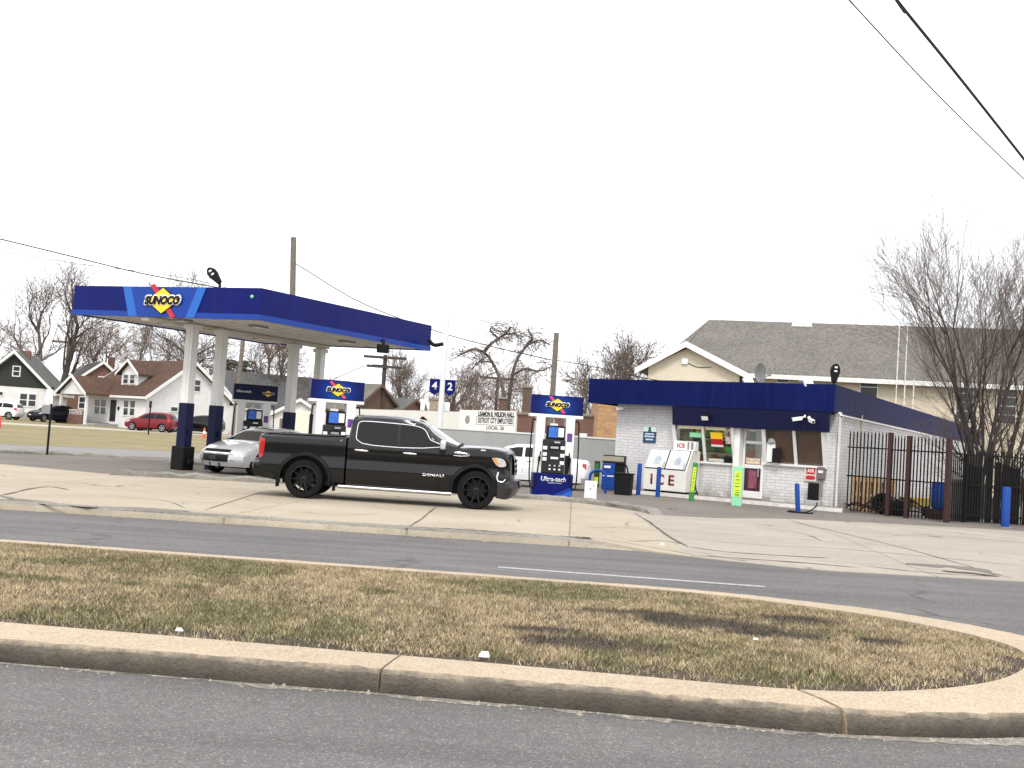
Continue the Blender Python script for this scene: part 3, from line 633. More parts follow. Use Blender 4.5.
# ================================================================== SHOP
SA = radians(-36); SL = Vector((3.95, 41.04, 0)); SX = Vector((cos(SA), sin(SA), 0)); SN = Vector((sin(SA), -cos(SA), 0))
def S(x, off=0, z=0): return SL + SX * x + SN * off + Vector((0, 0, z))       # a point on (or in front of) the shop's front wall
FASC = NT('ribbed_fascia'); FASC.set(.42); wv = FASC.n('ShaderNodeTexWave', wave_type='BANDS', bands_direction='X'); wv.inputs['Scale'].default_value = 1.3; FASC.l(wall_uv(FASC), wv.inputs['Vector'])
FASC.b.inputs['Specular IOR Level'].default_value = .04; FASC.col(streaked(FASC, FASC.ramp(FASC.noise(.8, 5), [(.3, (.0055, .0105, .066)), (.7, (.008, .0145, .095))]), .2)); FASC.bump(wv.outputs['Fac'], .4, .015); FASC = FASC.m
shop = thing('corner_shop', 'low white brick shop with a navy fascia all round and canted front windows', 'shop', SL, SA)
W = 8.27; RL = 35.5; rd = (-.105, .995)
b = MB()
b.box(0, 2.5, 0, .25, .12, 3.4); b.box(2.502, 4.85, 0, .25, .12, 1.36); b.box(5.85, 8.02, 0, .25, .12, 1.45); b.box(8.022, W - .002, 0, .25, .12, 3.4); b.box(4.852, 5.05, .04, .25, .12, 2.7); b.box(2.504, 8.02, .05, .25, 2.702, 3.4)
b.prism([(W, 0), (W + rd[0] * RL, rd[1] * RL), (W + rd[0] * RL - .25, rd[1] * RL), (W - .25, .252)], .12, 3.4, 'z')
b.box(.0, .25, .252, 9, .12, 3.4); b.prism([(.25, 8.8), (W + rd[0] * RL - .26, 8.8 + .0), (W + rd[0] * RL - .26, 9), (.25, 9)], .12, 3.4, 'z')
b.build('wall', BRICKW, shop)
b = MB(); b.box(1.2, 9.1, -1.45, -.002, .1, .235); st_ = b.build('walkway', KERBOLD, shop); b = MB(); b.box(1.19, 9.11, -1.5, -1.452, .08, .24); b.build('white_edge', mat('white_kerb_paint', (.66, .64, .6), .8, var=.25, scale=7), st_)
OV = .6; xl, xr = -.93, W - .12
def off_r(t, d): n = (rd[1], -rd[0]); return (W + rd[0] * t + n[0] * d, rd[1] * t + n[1] * d)
a0 = off_r(-.6, .03); a1 = off_r(RL, .03); i1 = off_r(RL, -.2)
b = MB(); z0, z1 = 3.27, 4.16
b.prism([(xl, -OV), (a0[0], -OV), (a0[0], -OV + .12), (xl + .12, -OV + .12)], z0, z1, 'z'); b.prism([(a0[0], -OV), (a1[0], a1[1]), (a1[0] - .12, a1[1]), (a0[0] - .12, -OV + .12)], z0, z1, 'z')
b.prism([(xl, -OV), (xl + .12, -OV + .12), (xl + .12, 9), (xl, 9)], z0, z1, 'z'); b.build('fascia', FASC, shop)
b = MB(); b.prism([(xl + .12, -OV + .12), (a0[0] - .12, -OV + .12), (a1[0] - .12, a1[1]), (xl + .12, 9)], 3.405, 3.44, 'z'); b.build('soffit', DGREY, shop)
b = MB(); b.prism([(xl + .12, -OV + .12), (a0[0] - .12, -OV + .12), (a1[0] - .12, a1[1]), (xl + .12, 9)], 3.95, 4.0, 'z'); b.build('flat_roof', GREY, shop)
b = MB(); b.tube([S(0, 0, 0) - SL] * 0 + [(off_r(.1, .06)[0], .1, 3.2), (off_r(RL * .5, .06)[0], off_r(RL * .5, .06)[1], 3.2)], .03, 6); b.build('conduit', OFFWHITE, shop)
b = MB(); b.box(W + .03, W + .1, .1, .17, .12, 3.3); b.build('downpipe', OFFWHITE, shop)
b = MB(); b.prism([(-.58, 3.26), (-.4, 3.26), (-.4, 2.6), (-.5, 2.62)], 2.56, 8.2, 'x'); b.box(2.58, 8.18, -.4, .04, 3.2, 3.25); b.build('valance', NAVYD, shop)
# canted windows: foot on the wall, head leaning out
def canted(name, x0, x1, zb, zt, lean, mull, pane_m):
    n = 14; f = lambda x, s, d: Vector((x, -lean * s - d, zb + (zt - zb) * s))
    b = MB()
    def bar(p, q, w, d=.06):
        b.poly([p + Vector((-w, -d, 0)), p + Vector((w, -d, 0)), q + Vector((w, -d, 0)), q + Vector((-w, -d, 0))]); b.poly([p + Vector((w, -d, 0)), p + Vector((w, .02, 0)), q + Vector((w, .02, 0)), q + Vector((w, -d, 0))]); b.poly([p + Vector((-w, -d, 0)), q + Vector((-w, -d, 0)), q + Vector((-w, .02, 0)), p + Vector((-w, .02, 0))])
    for x, w in [(x0 + .06, .06), (x1 - .06, .06)] + [(m, .045) for m in mull]: bar(f(x, 0, 0), f(x, 1, 0), w)
    b.box(x0, x1, -.1, .04, zb - .07, zb); b.box(x0, x1, -lean - .04, -lean + .05, zt, zt + .04)
    fr = b.build(name, WHITE, shop)
    b = MB(); b.poly([f(x0 + .1, 0, .0), f(x1 - .1, 0, .0), f(x1 - .1, 1, .0), f(x0 + .1, 1, .0)]); b.build('pane', pane_m, fr)
    for x in (x0, x1):
        b = MB(); b.prism([(.04, zb), (-.004, zb), (-lean - .004, zt), (.04, zt)], x - .015, x + .015, 'x'); b.build('cheek', WHITE, fr)
    return fr
t = NT('shop_glass'); nt = t.t; tr = nt.nodes.new('ShaderNodeBsdfTransparent'); gl = nt.nodes.new('ShaderNodeBsdfGlossy'); gl.inputs['Roughness'].default_value = .03; mx = nt.nodes.new('ShaderNodeMixShader'); fr_ = nt.nodes.new('ShaderNodeFresnel'); fr_.inputs[0].default_value = 1.6
tr.inputs[0].default_value = (.82, .86, .83, 1); nt.links.new(fr_.outputs[0], mx.inputs[0]); nt.links.new(tr.outputs[0], mx.inputs[1]); nt.links.new(gl.outputs[0], mx.inputs[2]); nt.links.new(mx.outputs[0], nt.nodes['Material Output'].inputs[0]); SGLASS = t.m
wl = canted('canted_window', 2.5, 4.85, 1.4, 2.64, .38, [3.68], SGLASS); wr = canted('canted_window', 5.85, 8.03, 1.5, 2.68, .38, [6.98], SGLASS); wr['label'] = 'canted window backed with brown boards'
fz = lambda z, d=0: -.38 * (z - 1.4) / 1.24 - d
def slant(b, x0, x1, z0, z1, d): b.poly([(x0, fz(z0, d), z0), (x1, fz(z0, d), z0), (x1, fz(z1, d), z1), (x0, fz(z1, d), z1)])
b = MB(); slant(b, 5.95, 7.93, 1.52, 2.66, -.09); b.build('backing_board', BROWNB, wr)
b = MB(); b.mi = 0; slant(b, 3.95, 4.4, 2.0, 2.2, .012); b.mi = 1; slant(b, 3.95, 4.4, 2.2, 2.42, .012); b.mi = 2; slant(b, 3.95, 4.4, 1.93, 1.998, .012); b.build('lottery_poster', [RED, YEL, WHITE], wl)
b = MB(); slant(b, 3.15, 3.6, 2.22, 2.38, .012); b.build('green_poster', TEAL, wl); b = MB(); slant(b, 2.7, 3.6, 2.5, 2.6, .012); slant(b, 3.78, 4.55, 2.5, 2.6, .012); b.build('top_banner', mat('cream_banner', (.75, .68, .45), .6, var=.3, scale=20), wl)
b = MB(); slant(b, 3.8, 4.4, 1.42, 1.52, .012); b.build('sill_banner', mat('cream_letters', (.7, .62, .5), .6, var=.7, scale=26), wl); b = MB(); b.box(4.42, 4.7, -.12, -.02, 1.41, 1.6); b.build('black_box', BLK, wl)
b = MB(); slant(b, 4.5, 4.7, 2.05, 2.3, .012); b.mi = 1; slant(b, 4.48, 4.72, 1.75, 1.95, .012); b.build('stickers', [mat('pink_green_sticker', (.6, .45, .4), .5, var=.7, scale=14), GREEN], wl)
b = MB(); b.box(6.0, 6.28, -.2, -.12, 1.53, 2.2); b.mi = 1; b.box(6.22, 6.5, -.26, -.2, 1.53, 2.0); b.mi = 0; b.lathe([(.13, 0), (.13, -.04)], (6.14, -.16, 2.2), 10, 'y'); b.build('window_sticker', [LAMPW, BLKM], wr)
# door
dr = MB(); dr.box(5.06, 5.14, -.02, .1, .26, 2.68); dr.box(5.74, 5.84, -.02, .1, .26, 2.68); dr.box(5.142, 5.738, -.01, .08, .26, .5); dr.box(5.142, 5.738, -.01, .08, 1.27, 1.4); dr.box(5.142, 5.738, -.01, .08, 2.1, 2.2); dr.box(5.142, 5.738, -.01, .08, 2.58, 2.68); dr = dr.build('door', WHITE, shop, bevel=.01)
b = MB(); b.box(5.142, 5.738, .02, .03, 1.402, 2.098); b.box(5.142, 5.738, .02, .03, 2.202, 2.578); b.build('door_glass', SGLASS, dr); b = MB(); b.box(5.15, 5.73, .01, .03, .502, 1.268); b.build('door_poster', POSTER_P, dr)
b = MB(); b.box(5.3, 5.6, -.002, .018, .6, 1.2); b.build('poster_figure', mat('poster_pale', srgb(130, 70, 85), .4, var=.7, scale=6), dr); b = MB(); b.box(5.18, 5.7, .0, .018, 1.42, 1.62); b.mi = 1; b.box(5.2, 5.5, -.002, .018, 1.66, 1.9); b.build('door_stickers', [mat('cream_sticker', (.62, .5, .36), .5, var=.6, scale=12), BROWNB], dr)
b = MB(); b.box(5.66, 5.7, -.08, -.04, 1.0, 1.3); b.build('door_handle', STEEL, dr); b = MB(); b.box(5.06, 5.84, -.25, -.004, .12, .255); b.build('doorstep', mat('brown_mat', (.12, .07, .045), .9, var=.3), shop)
b = MB(); b.box(4.83, 5.055, -.3, .035, .25, 2.66); b.build('pilaster', OFFWHITE, shop, bevel=.01)
# inside
t = NT('lit_tube'); t.b.inputs['Emission Color'].default_value = (1, .97, .86, 1); t.b.inputs['Emission Strength'].default_value = 9; LITUBE = t.m; LITUBE.cycles.emission_sampling = 'NONE'
b = MB(); b.box(.3, W - .3, 3.4, 3.45, .13, 3.38); b.mi = 1; b.box(.3, W - .3, .3, 3.38, .1, .14); b.mi = 0; b.box(.28, .3, .3, 3.4, .13, 3.38); b.build('interior', [mat('interior_wall', (.5, .45, .36), .8, var=.2), GREY], shop)
for x_ in (2.3, 5.4): b = MB(); b.box(x_, x_ + 2.2, .9, 1.2, 3.3, 3.36); b.build('strip_light', LITUBE, shop)
sh = thing('display_shelf', 'tall shelf of coloured packets seen through the left shop window', 'shelf', S(2.6, -1.1, .14), SA)
b = MB()
for z in (.02, .6, 1.1, 1.6, 2.1): b.box(0, 2.2, 0, .5, z, z + .03)
b.box(0, .04, 0, .5, .0, 2.4); b.box(2.16, 2.2, 0, .5, 0, 2.4); b.build('shelf_frame', DGREY, sh)
PK = [mat('packet_%s' % n, c, .4, var=.1) for n, c in (('ochre', (.4, .26, .06)), ('olive', (.16, .2, .05)), ('brick', (.35, .1, .05)), ('cream', (.55, .5, .38)), ('teal', (.05, .22, .2)))]
b = MB(); r5 = random.Random(2)
for z in (.63, 1.13, 1.63, 2.13):
    x = .06
    while x < 2.0: w = r5.uniform(.08, .2); b.mi = r5.randrange(5); b.box(x, x + w - .01, .05, .3, z, z + r5.uniform(.2, .4)); x += w
tag(b.build('packets', PK, sh), kind='stuff')

# things fixed to the shop
def on_shop(name, label, cat, x, off, z): return thing(name, label, cat, S(x, off, z), SA)
r = on_shop('wall_notice', 'small blue and white notice board on the white brick left of the ice freezer', 'sign', 1.42, .01, 1.93)
b = MB(); b.box(-.26, .26, -.02, 0, 0, .4); b.build('lower_panel', mat('notice_navy', srgb(30, 60, 95), .4), r); b = MB(); b.box(-.26, .26, -.022, 0, .402, .58); b.build('upper_panel', mat('notice_pale', srgb(205, 228, 222), .4), r)
b = MB(); b.lathe([(.05, -.024), (.05, -.03)], (0, 0, .52), 10, 'y'); b.box(-.06, .06, -.03, -.024, .41, .47); b.build('pictogram', DGREEN, r)
b = MB()
for z, w_ in ((.29, .36), (.2, .4), (.09, .3)): b.box(-w_ / 2, w_ / 2, -.026, -.0205, z, z + .055)
b.build('print_rows', mat('print_pale_blue', (.5, .6, .68), .5, var=.45, scale=30), r)
r = on_shop('wall_floodlight', 'white square floodlight on the navy valance over the left shop window', 'lamp', 3.9, .62, 2.92)
b = MB(); b.X = Matrix.Rotation(radians(25), 4, 'X'); b.box(-.16, .16, -.1, .0, -.09, .09); o = b.build('housing', BLK, r, bevel=.015); b = MB(); b.X = Matrix.Rotation(radians(25), 4, 'X'); b.box(-.12, .12, -.112, -.101, -.07, .07); b.build('lens', LAMPW, o); b = MB(); b.box(-.03, .03, -.03, .06, -.05, .14); b.build('bracket', BLK, r)
def cctv(label, x, off, z, yaw, s=1.0, down=.2):
    r = thing('security_camera', label, 'camera', S(x, off, z), SA + yaw); b = MB(); b.X = Matrix.Rotation(down, 4, 'X'); b.box(-.055 * s, .055 * s, -.24 * s, .06 * s, -.05 * s, .06 * s); b.build('housing', LAMPW, r, bevel=.015)
    b = MB(); b.X = Matrix.Rotation(down, 4, 'X'); b.lathe([(.035 * s, -.241 * s), (.035 * s, -.255 * s)], (0, 0, 0), 10, 'y'); b.build('lens', BLK, r); b = MB(); b.tube([(0, .02, 0), (0, .14 * s, .08 * s)], .022 * s, 6); b.lathe([(.05 * s, .13 * s), (.05 * s, .16 * s)], (0, 0, .08 * s), 10, 'y'); b.build('bracket', OFFWHITE, r); return r
cctv('white bullet camera on the navy valance, left one of a close pair', 7.3, .72, 3.0, radians(-50), 1.1); cctv('white bullet camera on the navy valance, right one of a close pair', 7.66, .72, 2.96, radians(40), 1.1)
cctv('white camera under the fascia at the front corner of the shop beside the iron fence', 8.5, .35, 3.18, radians(30), .9); cctv('dark mounted white camera under the left end of the shop fascia', .35, .3, 3.12, radians(-40), .9)
def roof_flood(label, u, v, Y, yaw):
    r = thing('roof_floodlight', label, 'lamp', at(u, v, Y), SA + yaw); b = MB(); b.X = Matrix.Rotation(radians(20), 4, 'X'); b.prism([(-.2, -.12), (.2, -.12), (.12, .14), (-.12, .14)], -.16, .16, 'y'); b.build('housing', LAMPW, r, bevel=.02); b = MB(); b.X = Matrix.Rotation(radians(20), 4, 'X'); b.box(-.15, .15, -.175, -.162, -.09, .09); b.build('lens', GREY, r); b = MB(); b.tube([(0, 0, -.1), (0, .05, -.35)], .03, 6); b.build('bracket', OFFWHITE, r)
roof_flood('white floodlight on the shop fascia just left of the satellite dish', 748, 381, 38.0, radians(-60)); roof_flood('white floodlight on the shop fascia, nearer the right corner than the dish', 806, 382, 36.4, radians(-40))
p = at(760, 378, 38.2); r = thing('satellite_dish', 'grey satellite dish on the edge of the shop roof', 'satellite dish', p, SA + radians(78))
b = MB(); b.lathe([(.01, .1), (.18, .07), (.34, .0), (.34, -.012), (.18, .055), (.01, .085)], (0, 0, .18), 20, 'y'); b.build('reflector', mat('dish_grey', (.2, .2, .205), .5), r, smooth=40)
b = MB(); b.tube([(0, .1, .1), (.0, .12, -.4)], .03, 6); b.tube([(0, .05, -.15), (0, -.35, .1)], .015, 5); b.box(-.05, .05, -.42, -.32, .06, .16); b.build('mast', GREY, r)
p = at(834, 382, 36.3); flood_head('area_lamp', 'black oval area lamp upright on the front corner of the shop roof', p, 0, radians(3), .78)
r = on_shop('air_sign', 'red and white sign on the white brick under the right shop window', 'sign', 7.5, .02, .98)
b = MB(); b.box(-.22, .2, -.03, 0, 0, .5); b.build('board', mat('sign_cream', (.62, .56, .5), .5), r, bevel=.01); b = MB(); b.box(-.15, .15, -.036, -.031, .24, .45); b.mi = 0; b.prism([(-.13, .06), (.1, .06), (.17, .11), (.12, .19), (-.12, .19), (-.17, .12)], -.036, -.031); b.build('red_patch', RED, r); text('AIR', .13, LAMPW, r, (0, -.037, .34), width=.25, bold=.03)
r = on_shop('wall_meter_box', 'grey meter box with a pale label beside the red sign on the shop wall', 'box', 7.86, .02, .98); b = MB(); b.box(-.12, .14, -.1, 0, .1, .5); b.build('box', mat('box_brown_grey', (.16, .12, .12), .6), r, bevel=.015); b = MB(); b.box(-.08, .08, -.106, -.101, .3, .38); b.build('label_plate', LAMPW, r)
b = MB()
for x in (-.06, 0, .06): b.tube([(x, -.03, .1), (x, -.03, -.5)], .016, 5)
b.build('conduit', GREY, r)
r = on_shop('hose_cabinet', 'tall black hose cabinet fixed low on the shop wall under the red sign', 'cabinet', 7.65, .02, .38); b = MB(); b.box(-.16, .16, -.2, 0, 0, .56); b.build('body', BLK, r, bevel=.02); b = MB(); b.box(-.2, .3, -.25, 0, -.22, -.002); b.build('footing', LGREY, r, bevel=.02)
p0, p1 = G(797, 513), S(7.8, .15, .6)
b = MB(); b.tube(catmull([p1, S(7.85, .3, .3), Vector((p0.x + .75, p0.y + .8, .3)), Vector((p0.x + .35, p0.y + .35, .145)), Vector((p0.x - .1, p0.y + .5, .145)), Vector((p0.x - .2, p0.y - .1, .145)), Vector((p0.x + .35, p0.y - .2, .145)), Vector((p0.x + .5, p0.y + .3, .145))], 8), .02, 6); tag(b.build('air_hose', BLK, smooth=60), 'black air hose from the shop wall coiled on the ground by the leaning blue bollard', 'hose')
# bollards
def bollard(label, u, v, h, r_, tilt=(0, 0), name='bollard', group='blue bollards by the shop'):
    p = G(u, v); t = thing(name, label, 'bollard', p, 0, group); t.rotation_euler = (tilt[0], tilt[1], 0)
    b = MB(); b.lathe([(r_, -.1), (r_, h - .04), (r_ * .8, h - .008), (r_ * .3, h)], n=16); b.build('post', BLUEP, t, smooth=40); b = MB(); b.lathe([(r_ * 1.5, 0), (r_ * 1.5, .02), (r_ * 1.05, .03)], n=16); b.build('foot_ring', KERBOLD, t, smooth=40); return t
bollard('blue bollard between the black bin and the ice freezer', 638, 496, 1.08, .075); bollard('blue bollard standing in front of the letters on the ice freezer', 657.5, 498, 1.02, .075); bollard('leaning blue bollard by the coiled air hose below the red sign', 798, 513, .86, .07, (0, radians(-5))); bollard('thick blue bollard in front of the black fence at the right edge', 1005, 528, 1.16, .115)
# wrapped signs on two bollards
def sleeve(label, u, v, w, h, tilt, shade):
    r = thing('bollard_sleeve', label, 'sign', G(u, v), SA * .4); r.rotation_euler = (0, tilt, SA * .4); b = MB(); b.box(-w / 2, w / 2, -w / 2, w / 2, 0, h); b.build('sleeve', shade, r, bevel=.02)
    b = MB(); b.box(-w * .34, w * .34, -w / 2 - .008, -w / 2 - .001, h * .24, h * .88); o = b.build('yellow_panel', YGREEN, r)
    b = MB(); rr = random.Random(int(u)); z = h * .27
    while z < h * .84:
        b.box(-w * .25 + rr.uniform(0, .03), w * .25 - rr.uniform(0, .03), -w / 2 - .012, -w / 2 - .0085, z, z + rr.uniform(.015, .04)); z += rr.uniform(.07, .12)
    b.build('print', GREEN if w > .25 else DGREEN, o)
sleeve('narrow yellow and green sleeve on a post in front of the ice freezer side', 691, 501, .16, 1.24, radians(4), GREEN); sleeve('wide pale green and yellow bollard sleeve standing left of the shop door', 736.5, 506, .3, 1.22, 0, TEAL)
# ice freezer
p = S(1.86, 1.12); r = thing('ice_freezer', 'white ice freezer with two sloping doors and big red letters', 'freezer', (p.x, p.y, .236), SA)
fw, fd, fh = 1.66, 1.0, 1.5
b = MB(); b.prism([(0, .06), (fd, .06), (fd, fh), (.42, fh), (0, .78)], 0, fw, 'x'); b.build('cabinet', mat('freezer_white', (.7, .69, .64), .45, var=.08, scale=2), r, bevel=.015)
b = MB(); b.box(.05, fw - .05, .05, fd - .05, 0, .06); b.build('base', BLK, r)
import mathutils
ang = atan2(.42, fh - .78)
for k in (0, 1):
    d = bpy.data.objects.new('door', None)
    x0 = .06 + k * .79; L = sqrt(.42 ** 2 + (fh - .78) ** 2)
    b = MB(); b.X = Matrix.Translation((0, 0, .78)) @ Matrix.Rotation(-ang, 4, 'X'); b.box(x0 - .025, x0 + .765, -.012, -.002, .012, L - .02); b.build('door_gasket', DGREY, r)
    b = MB(); b.X = Matrix.Translation((0, 0, .78)) @ Matrix.Rotation(-ang, 4, 'X'); b.box(x0, x0 + .74, -.04, -.013, .04, L - .05); d = b.build('door', mat('door_white', (.66, .66, .65), .35, var=.03), r, bevel=.01)
    b = MB(); b.X = Matrix.Translation((0, 0, .78)) @ Matrix.Rotation(-ang, 4, 'X'); b.box(x0 + .1, x0 + .68, -.045, -.0405, .14, L - .14); b.mi = 1; b.prism([(x0 + .28, .2), (x0 + .5, .2), (x0 + .54, .4), (x0 + .44, .55), (x0 + .3, .42)], -.049, -.0455); b.build('decal', [mat('decal_frost', (.55, .56, .57), .4), mat('decal_blue', (.36, .4, .46), .4, var=.3)], d)
    b = MB(); b.X = Matrix.Translation((0, 0, .78)) @ Matrix.Rotation(-ang, 4, 'X'); b.box(x0 + .68, x0 + .72, -.085, -.041, .08, .3); b.build('handle', STEEL, d)
for ch, x in (('I', .34), ('C', .72), ('E', 1.1)): text(ch, .34, mat('ice_letter', srgb(120, 25, 30), .5), r, (x, -.003, .42), width=.08 if ch == 'I' else .22, bold=.03, ext=.006)
r = thing('ice_box_sign', 'small white sign box reading ice on top of the ice freezer', 'sign', Vector((p.x, p.y, .237 + fh)) + SX * .85 - SN * .5, SA); b = MB(); b.box(0, .85, 0, .25, 0, .32); b.build('box', LAMPW, r, bevel=.01); text('ICE', .14, RED, r, (.3, -.003, .15), width=.3, bold=.03); b = MB(); b.box(.55, .62, -.006, -.001, .03, .29); b.box(.68, .78, -.006, -.001, .03, .29); b.build('print', GREY, r)
b = MB(); q = Vector((p.x, p.y, 0)) + SX * 1.7 - SN * .5; b.tube(catmull([q + Vector((0, 0, 1.0)), q + SX * .06 + Vector((0, 0, .7)), q + SX * .12 + Vector((0, 0, .4)), q + SX * .25 + SN * .1 + Vector((0, 0, .22)), q + SX * .1 + SN * .15 + Vector((0, 0, .17))], 6), .025, 6); tag(b.build('power_cord', BLK, smooth=60), 'thick black power cord hanging behind the right side of the ice freezer', 'cord')
# vacuum, hoop, white box, bin
p = G(608, 491); r = thing('vacuum_station', 'blue and black coin vacuum station by the left end of the shop', 'vacuum station', (p.x, p.y, .12), radians(-14)); b = MB(); b.box(-.22, .24, -.24, .26, .05, 1.0); b.build('body', BLUEP, r, bevel=.04); b = MB(); b.prism([(-.26, 1.0), (.3, 1.0), (.3, 1.28), (-.1, 1.28)], -.24, .55, 'x'); b.build('hood', BLK, r, bevel=.03); b = MB(); b.box(.24, .55, -.2, .3, .5, 1.0); b.build('side_pod', BLK, r, bevel=.03); b = MB(); b.box(-.23, .53, -.22, -.1, 1.06, 1.24); b.build('instruction_plate', mat('plate_khaki', (.3, .27, .2), .5, var=.5, scale=14), r); b = MB(); b.box(-.18, .2, -.246, -.241, .52, .56); b.box(-.15, .08, -.246, -.241, .82, .9); b.build('label', LAMPW, r); b = MB(); b.tube(catmull([(.55, 0, 1.0), (.66, -.05, .8), (.68, -.1, .4), (.6, -.25, .12)], 6), .03, 7); b.build('hose', DGREY, r, smooth=60)
p = G(623, 495); r = thing('black_bin', 'squat black bin between the blue vacuum station and the shop wall', 'bin', (p.x, p.y, .12), radians(-20)); b = MB(); b.prism([(-.25, 0), (.25, 0), (.28, .68), (-.28, .68)], -.25, .25); b.build('body', BLK, r, bevel=.03); b = MB(); b.box(-.3, .3, -.27, .27, .68, .73); b.build('lid', BLK, r, bevel=.02)
p = G(597, 493); r = thing('hoop_guard', 'blue steel hoop guard in front of the vacuum station', 'bollard', (p.x, p.y, .12), radians(-10)); b = MB(); b.tube(catmull([(-.27, 0, 0), (-.27, 0, .5), (-.2, 0, .68), (0, 0, .76), (.2, 0, .68), (.27, 0, .5), (.27, 0, 0)], 6), .045, 9); b.build('hoop', BLUEP, r, smooth=60)
p = G(590, 501); r = thing('island_box', 'knee high white metal box at the end of the pump island', 'box', (p.x, p.y, .12), radians(-6)); b = MB(); b.box(-.17, .17, -.14, .14, 0, .56); b.build('case', LAMPW, r, bevel=.012); b = MB(); b.box(-.03, .02, -.146, -.141, .32, .36); b.box(.06, .09, -.146, -.141, .42, .46); b.build('latch', GREY, r)
p = G(596, 487); r = thing('squeegee_stand', 'green and yellow squeegee stand behind the blue hoop guard', 'stand', (p.x, p.y, .12), radians(-10)); b = MB(); b.box(-.1, .1, -.1, .1, 0, 1.0); b.build('post', DGREEN, r, bevel=.02); b = MB(); b.box(-.075, .075, -.108, -.101, .12, .38); b.mi = 1; b.box(-.075, .075, -.108, -.101, .62, .9); b.build('panel', [YGREEN, GREEN], r)

# ================================================================== IRON FENCE, YARD
def iron_fence(label, p, q, h, post_m, posts, step=.13, name='iron_fence', m=BLKM, rails=(.25, 1.15, 2.05)):
    p = Vector(p); q = Vector(q); d = q - p; L = d.length; r = thing(name, label, 'fence', p, atan2(d.y, d.x)); rr = random.Random(int(p.x * 10))
    b = MB(); x = step / 2
    while x < L: b.box(x - .016, x + .016, -.016, .016, .06, h + rr.uniform(-.02, .02)); b.prism([(x - .016, h), (x + .016, h), (x, h + .07)], -.012, .012); x += step
    b.build('pickets', m, r); b = MB()
    for z in rails: b.box(0, L, -.03, .03, z - .02, z + .02)
    b.build('rails', m, r)
    for x in posts: b = MB(); b.box(x - .065, x + .065, -.065, .065, -.05, h + .06); b.build('post', post_m, r, bevel=.01)
    return r
f0 = Vector((10.75, 35.2, .12)); f1 = at(888, 500, 34.1); f2 = at(907, 500, 33.5); f3 = at(947, 500, 32.3)
for f in (f1, f2, f3): f.z = .1
iron_fence('black picket gate leaf next to the shop corner with wooden pallets behind it', f0, f1, 2.5, RUST, [(f1 - f0).length], .125)
iron_fence('narrow black picket panel between two rusty posts', f1, f2, 2.44, RUST, [(f2 - f1).length], .115); iron_fence('wider black picket panel ending in a rusty post, blue barrel behind it', f2, f3, 2.42, RUST, [(f3 - f2).length], .125)
g0 = at(965, 500, 33.2); g0.z = .1; g1 = Vector((24, 33.9, .1)); iron_fence('short black picket return beyond the last rusty post', f3, g0, 2.0, BLKM, [(g0 - f3).length - .05], .14)
iron_fence('long black picket fence with black boards behind it at the right edge', g0, g1, 2.15, BLKM, [2.4, 4.8, 7.2], .085)
b = MB(); d = g1 - g0; x = 0; rr = random.Random(8)
while x < d.length: b.box(x, x + .17, .1, .13, .05, 1.85 + rr.uniform(-.16, .14)); x += .19 if rr.random() > .35 else .3
o = b.build('board_fence', mat('black_boards', (.018, .017, .018), .8, var=.4, scale=5), loc=g0, yaw=atan2(d.y, d.x)); tag(o, 'tall black wooden board fence at the far right under the bare tree', 'fence')
def yard(p): return Vector((p.x, p.y, .13))
r = thing('pallet_stack', 'worn wooden pallets leaning upright behind the picket gate', 'pallets', yard(at(868, 505, 36.0)), radians(-20))
for k in range(3):
    b = MB(); b.X = Matrix.Translation((.12 * k, .16 * k, 0)) @ Matrix.Rotation(radians(-8), 4, 'X')
    for i in range(7): b.box(-.55 + i * .165, -.55 + i * .165 + .11, -.02, 0, 0, 1.12)
    for z in (.04, .5, .98): b.box(-.55, .56, .001, .09, z, z + .09)
    b.build('pallet', PALLET, r)
def tyre(label, p, rx, ry): b = MB(); b.lathe([(.19, -.09), (.3, -.1), (.33, -.06), (.33, .06), (.3, .1), (.19, .09), (.17, 0)], n=20); o = b.build('old_tyre', RUBBER, smooth=40); o.location = p; o.rotation_euler = (rx, ry, 0); tag(o, label, 'tyre', 'old tyres behind the fence')
tyre('old tyre leaning upright behind the gate, nearest the pallets', yard(at(882, 512, 35.2)) + Vector((0, 0, .33)), radians(80), radians(10)); tyre('old tyre lying flat behind the narrow picket panel', yard(at(897, 515, 34.9)) + Vector((0, 0, .1)), 0, 0); tyre('old tyre lying tilted on another tyre behind the narrow panel', yard(at(896, 515, 34.8)) + Vector((.1, 0, .32)), radians(12), radians(5))
rr = random.Random(4)
for i, (u, lab) in enumerate(((858, 'rusty bent pipe lying behind the gate below the pallets'), (875, 'dark twisted bar lying by the tyres behind the gate'), (912, 'brown iron bar lying behind the wide picket panel'))):
    p = yard(at(u, 512, 35.0)); b = MB(); b.tube(catmull([p + Vector((-.5, 0, .05)), p + Vector((0, .2, .3 + .1 * i)), p + Vector((.6, -.1, .08)), p + Vector((.9, .2, .4))], 6), .03, 6); tag(b.build('scrap_pipe', RUST, smooth=60), lab, 'scrap')
p = yard(at(939, 512, 34.2)); r = thing('blue_barrel', 'blue plastic barrel behind the wide picket panel', 'barrel', p); b = MB(); b.lathe([(.2, .3), (.24, .36), (.25, .6), (.25, .95), (.24, 1.1), (.2, 1.14)], n=18); b.build('drum', BLUEP, r, smooth=40); b = MB(); b.box(-.3, .3, -.25, .25, 0, .3); b.build('crate', RUST, r)
p = yard(at(956, 515, 34.0)); r = thing('utility_cabinet', 'pale grey utility cabinet behind the short picket return', 'cabinet', p, radians(-15)); b = MB(); b.box(-.22, .22, -.2, .2, 0, 1.25); b.build('case', GREY, r, bevel=.015); b = MB(); b.box(-.19, .19, -.21, -.201, .1, 1.15); b.build('door', GREY, r)
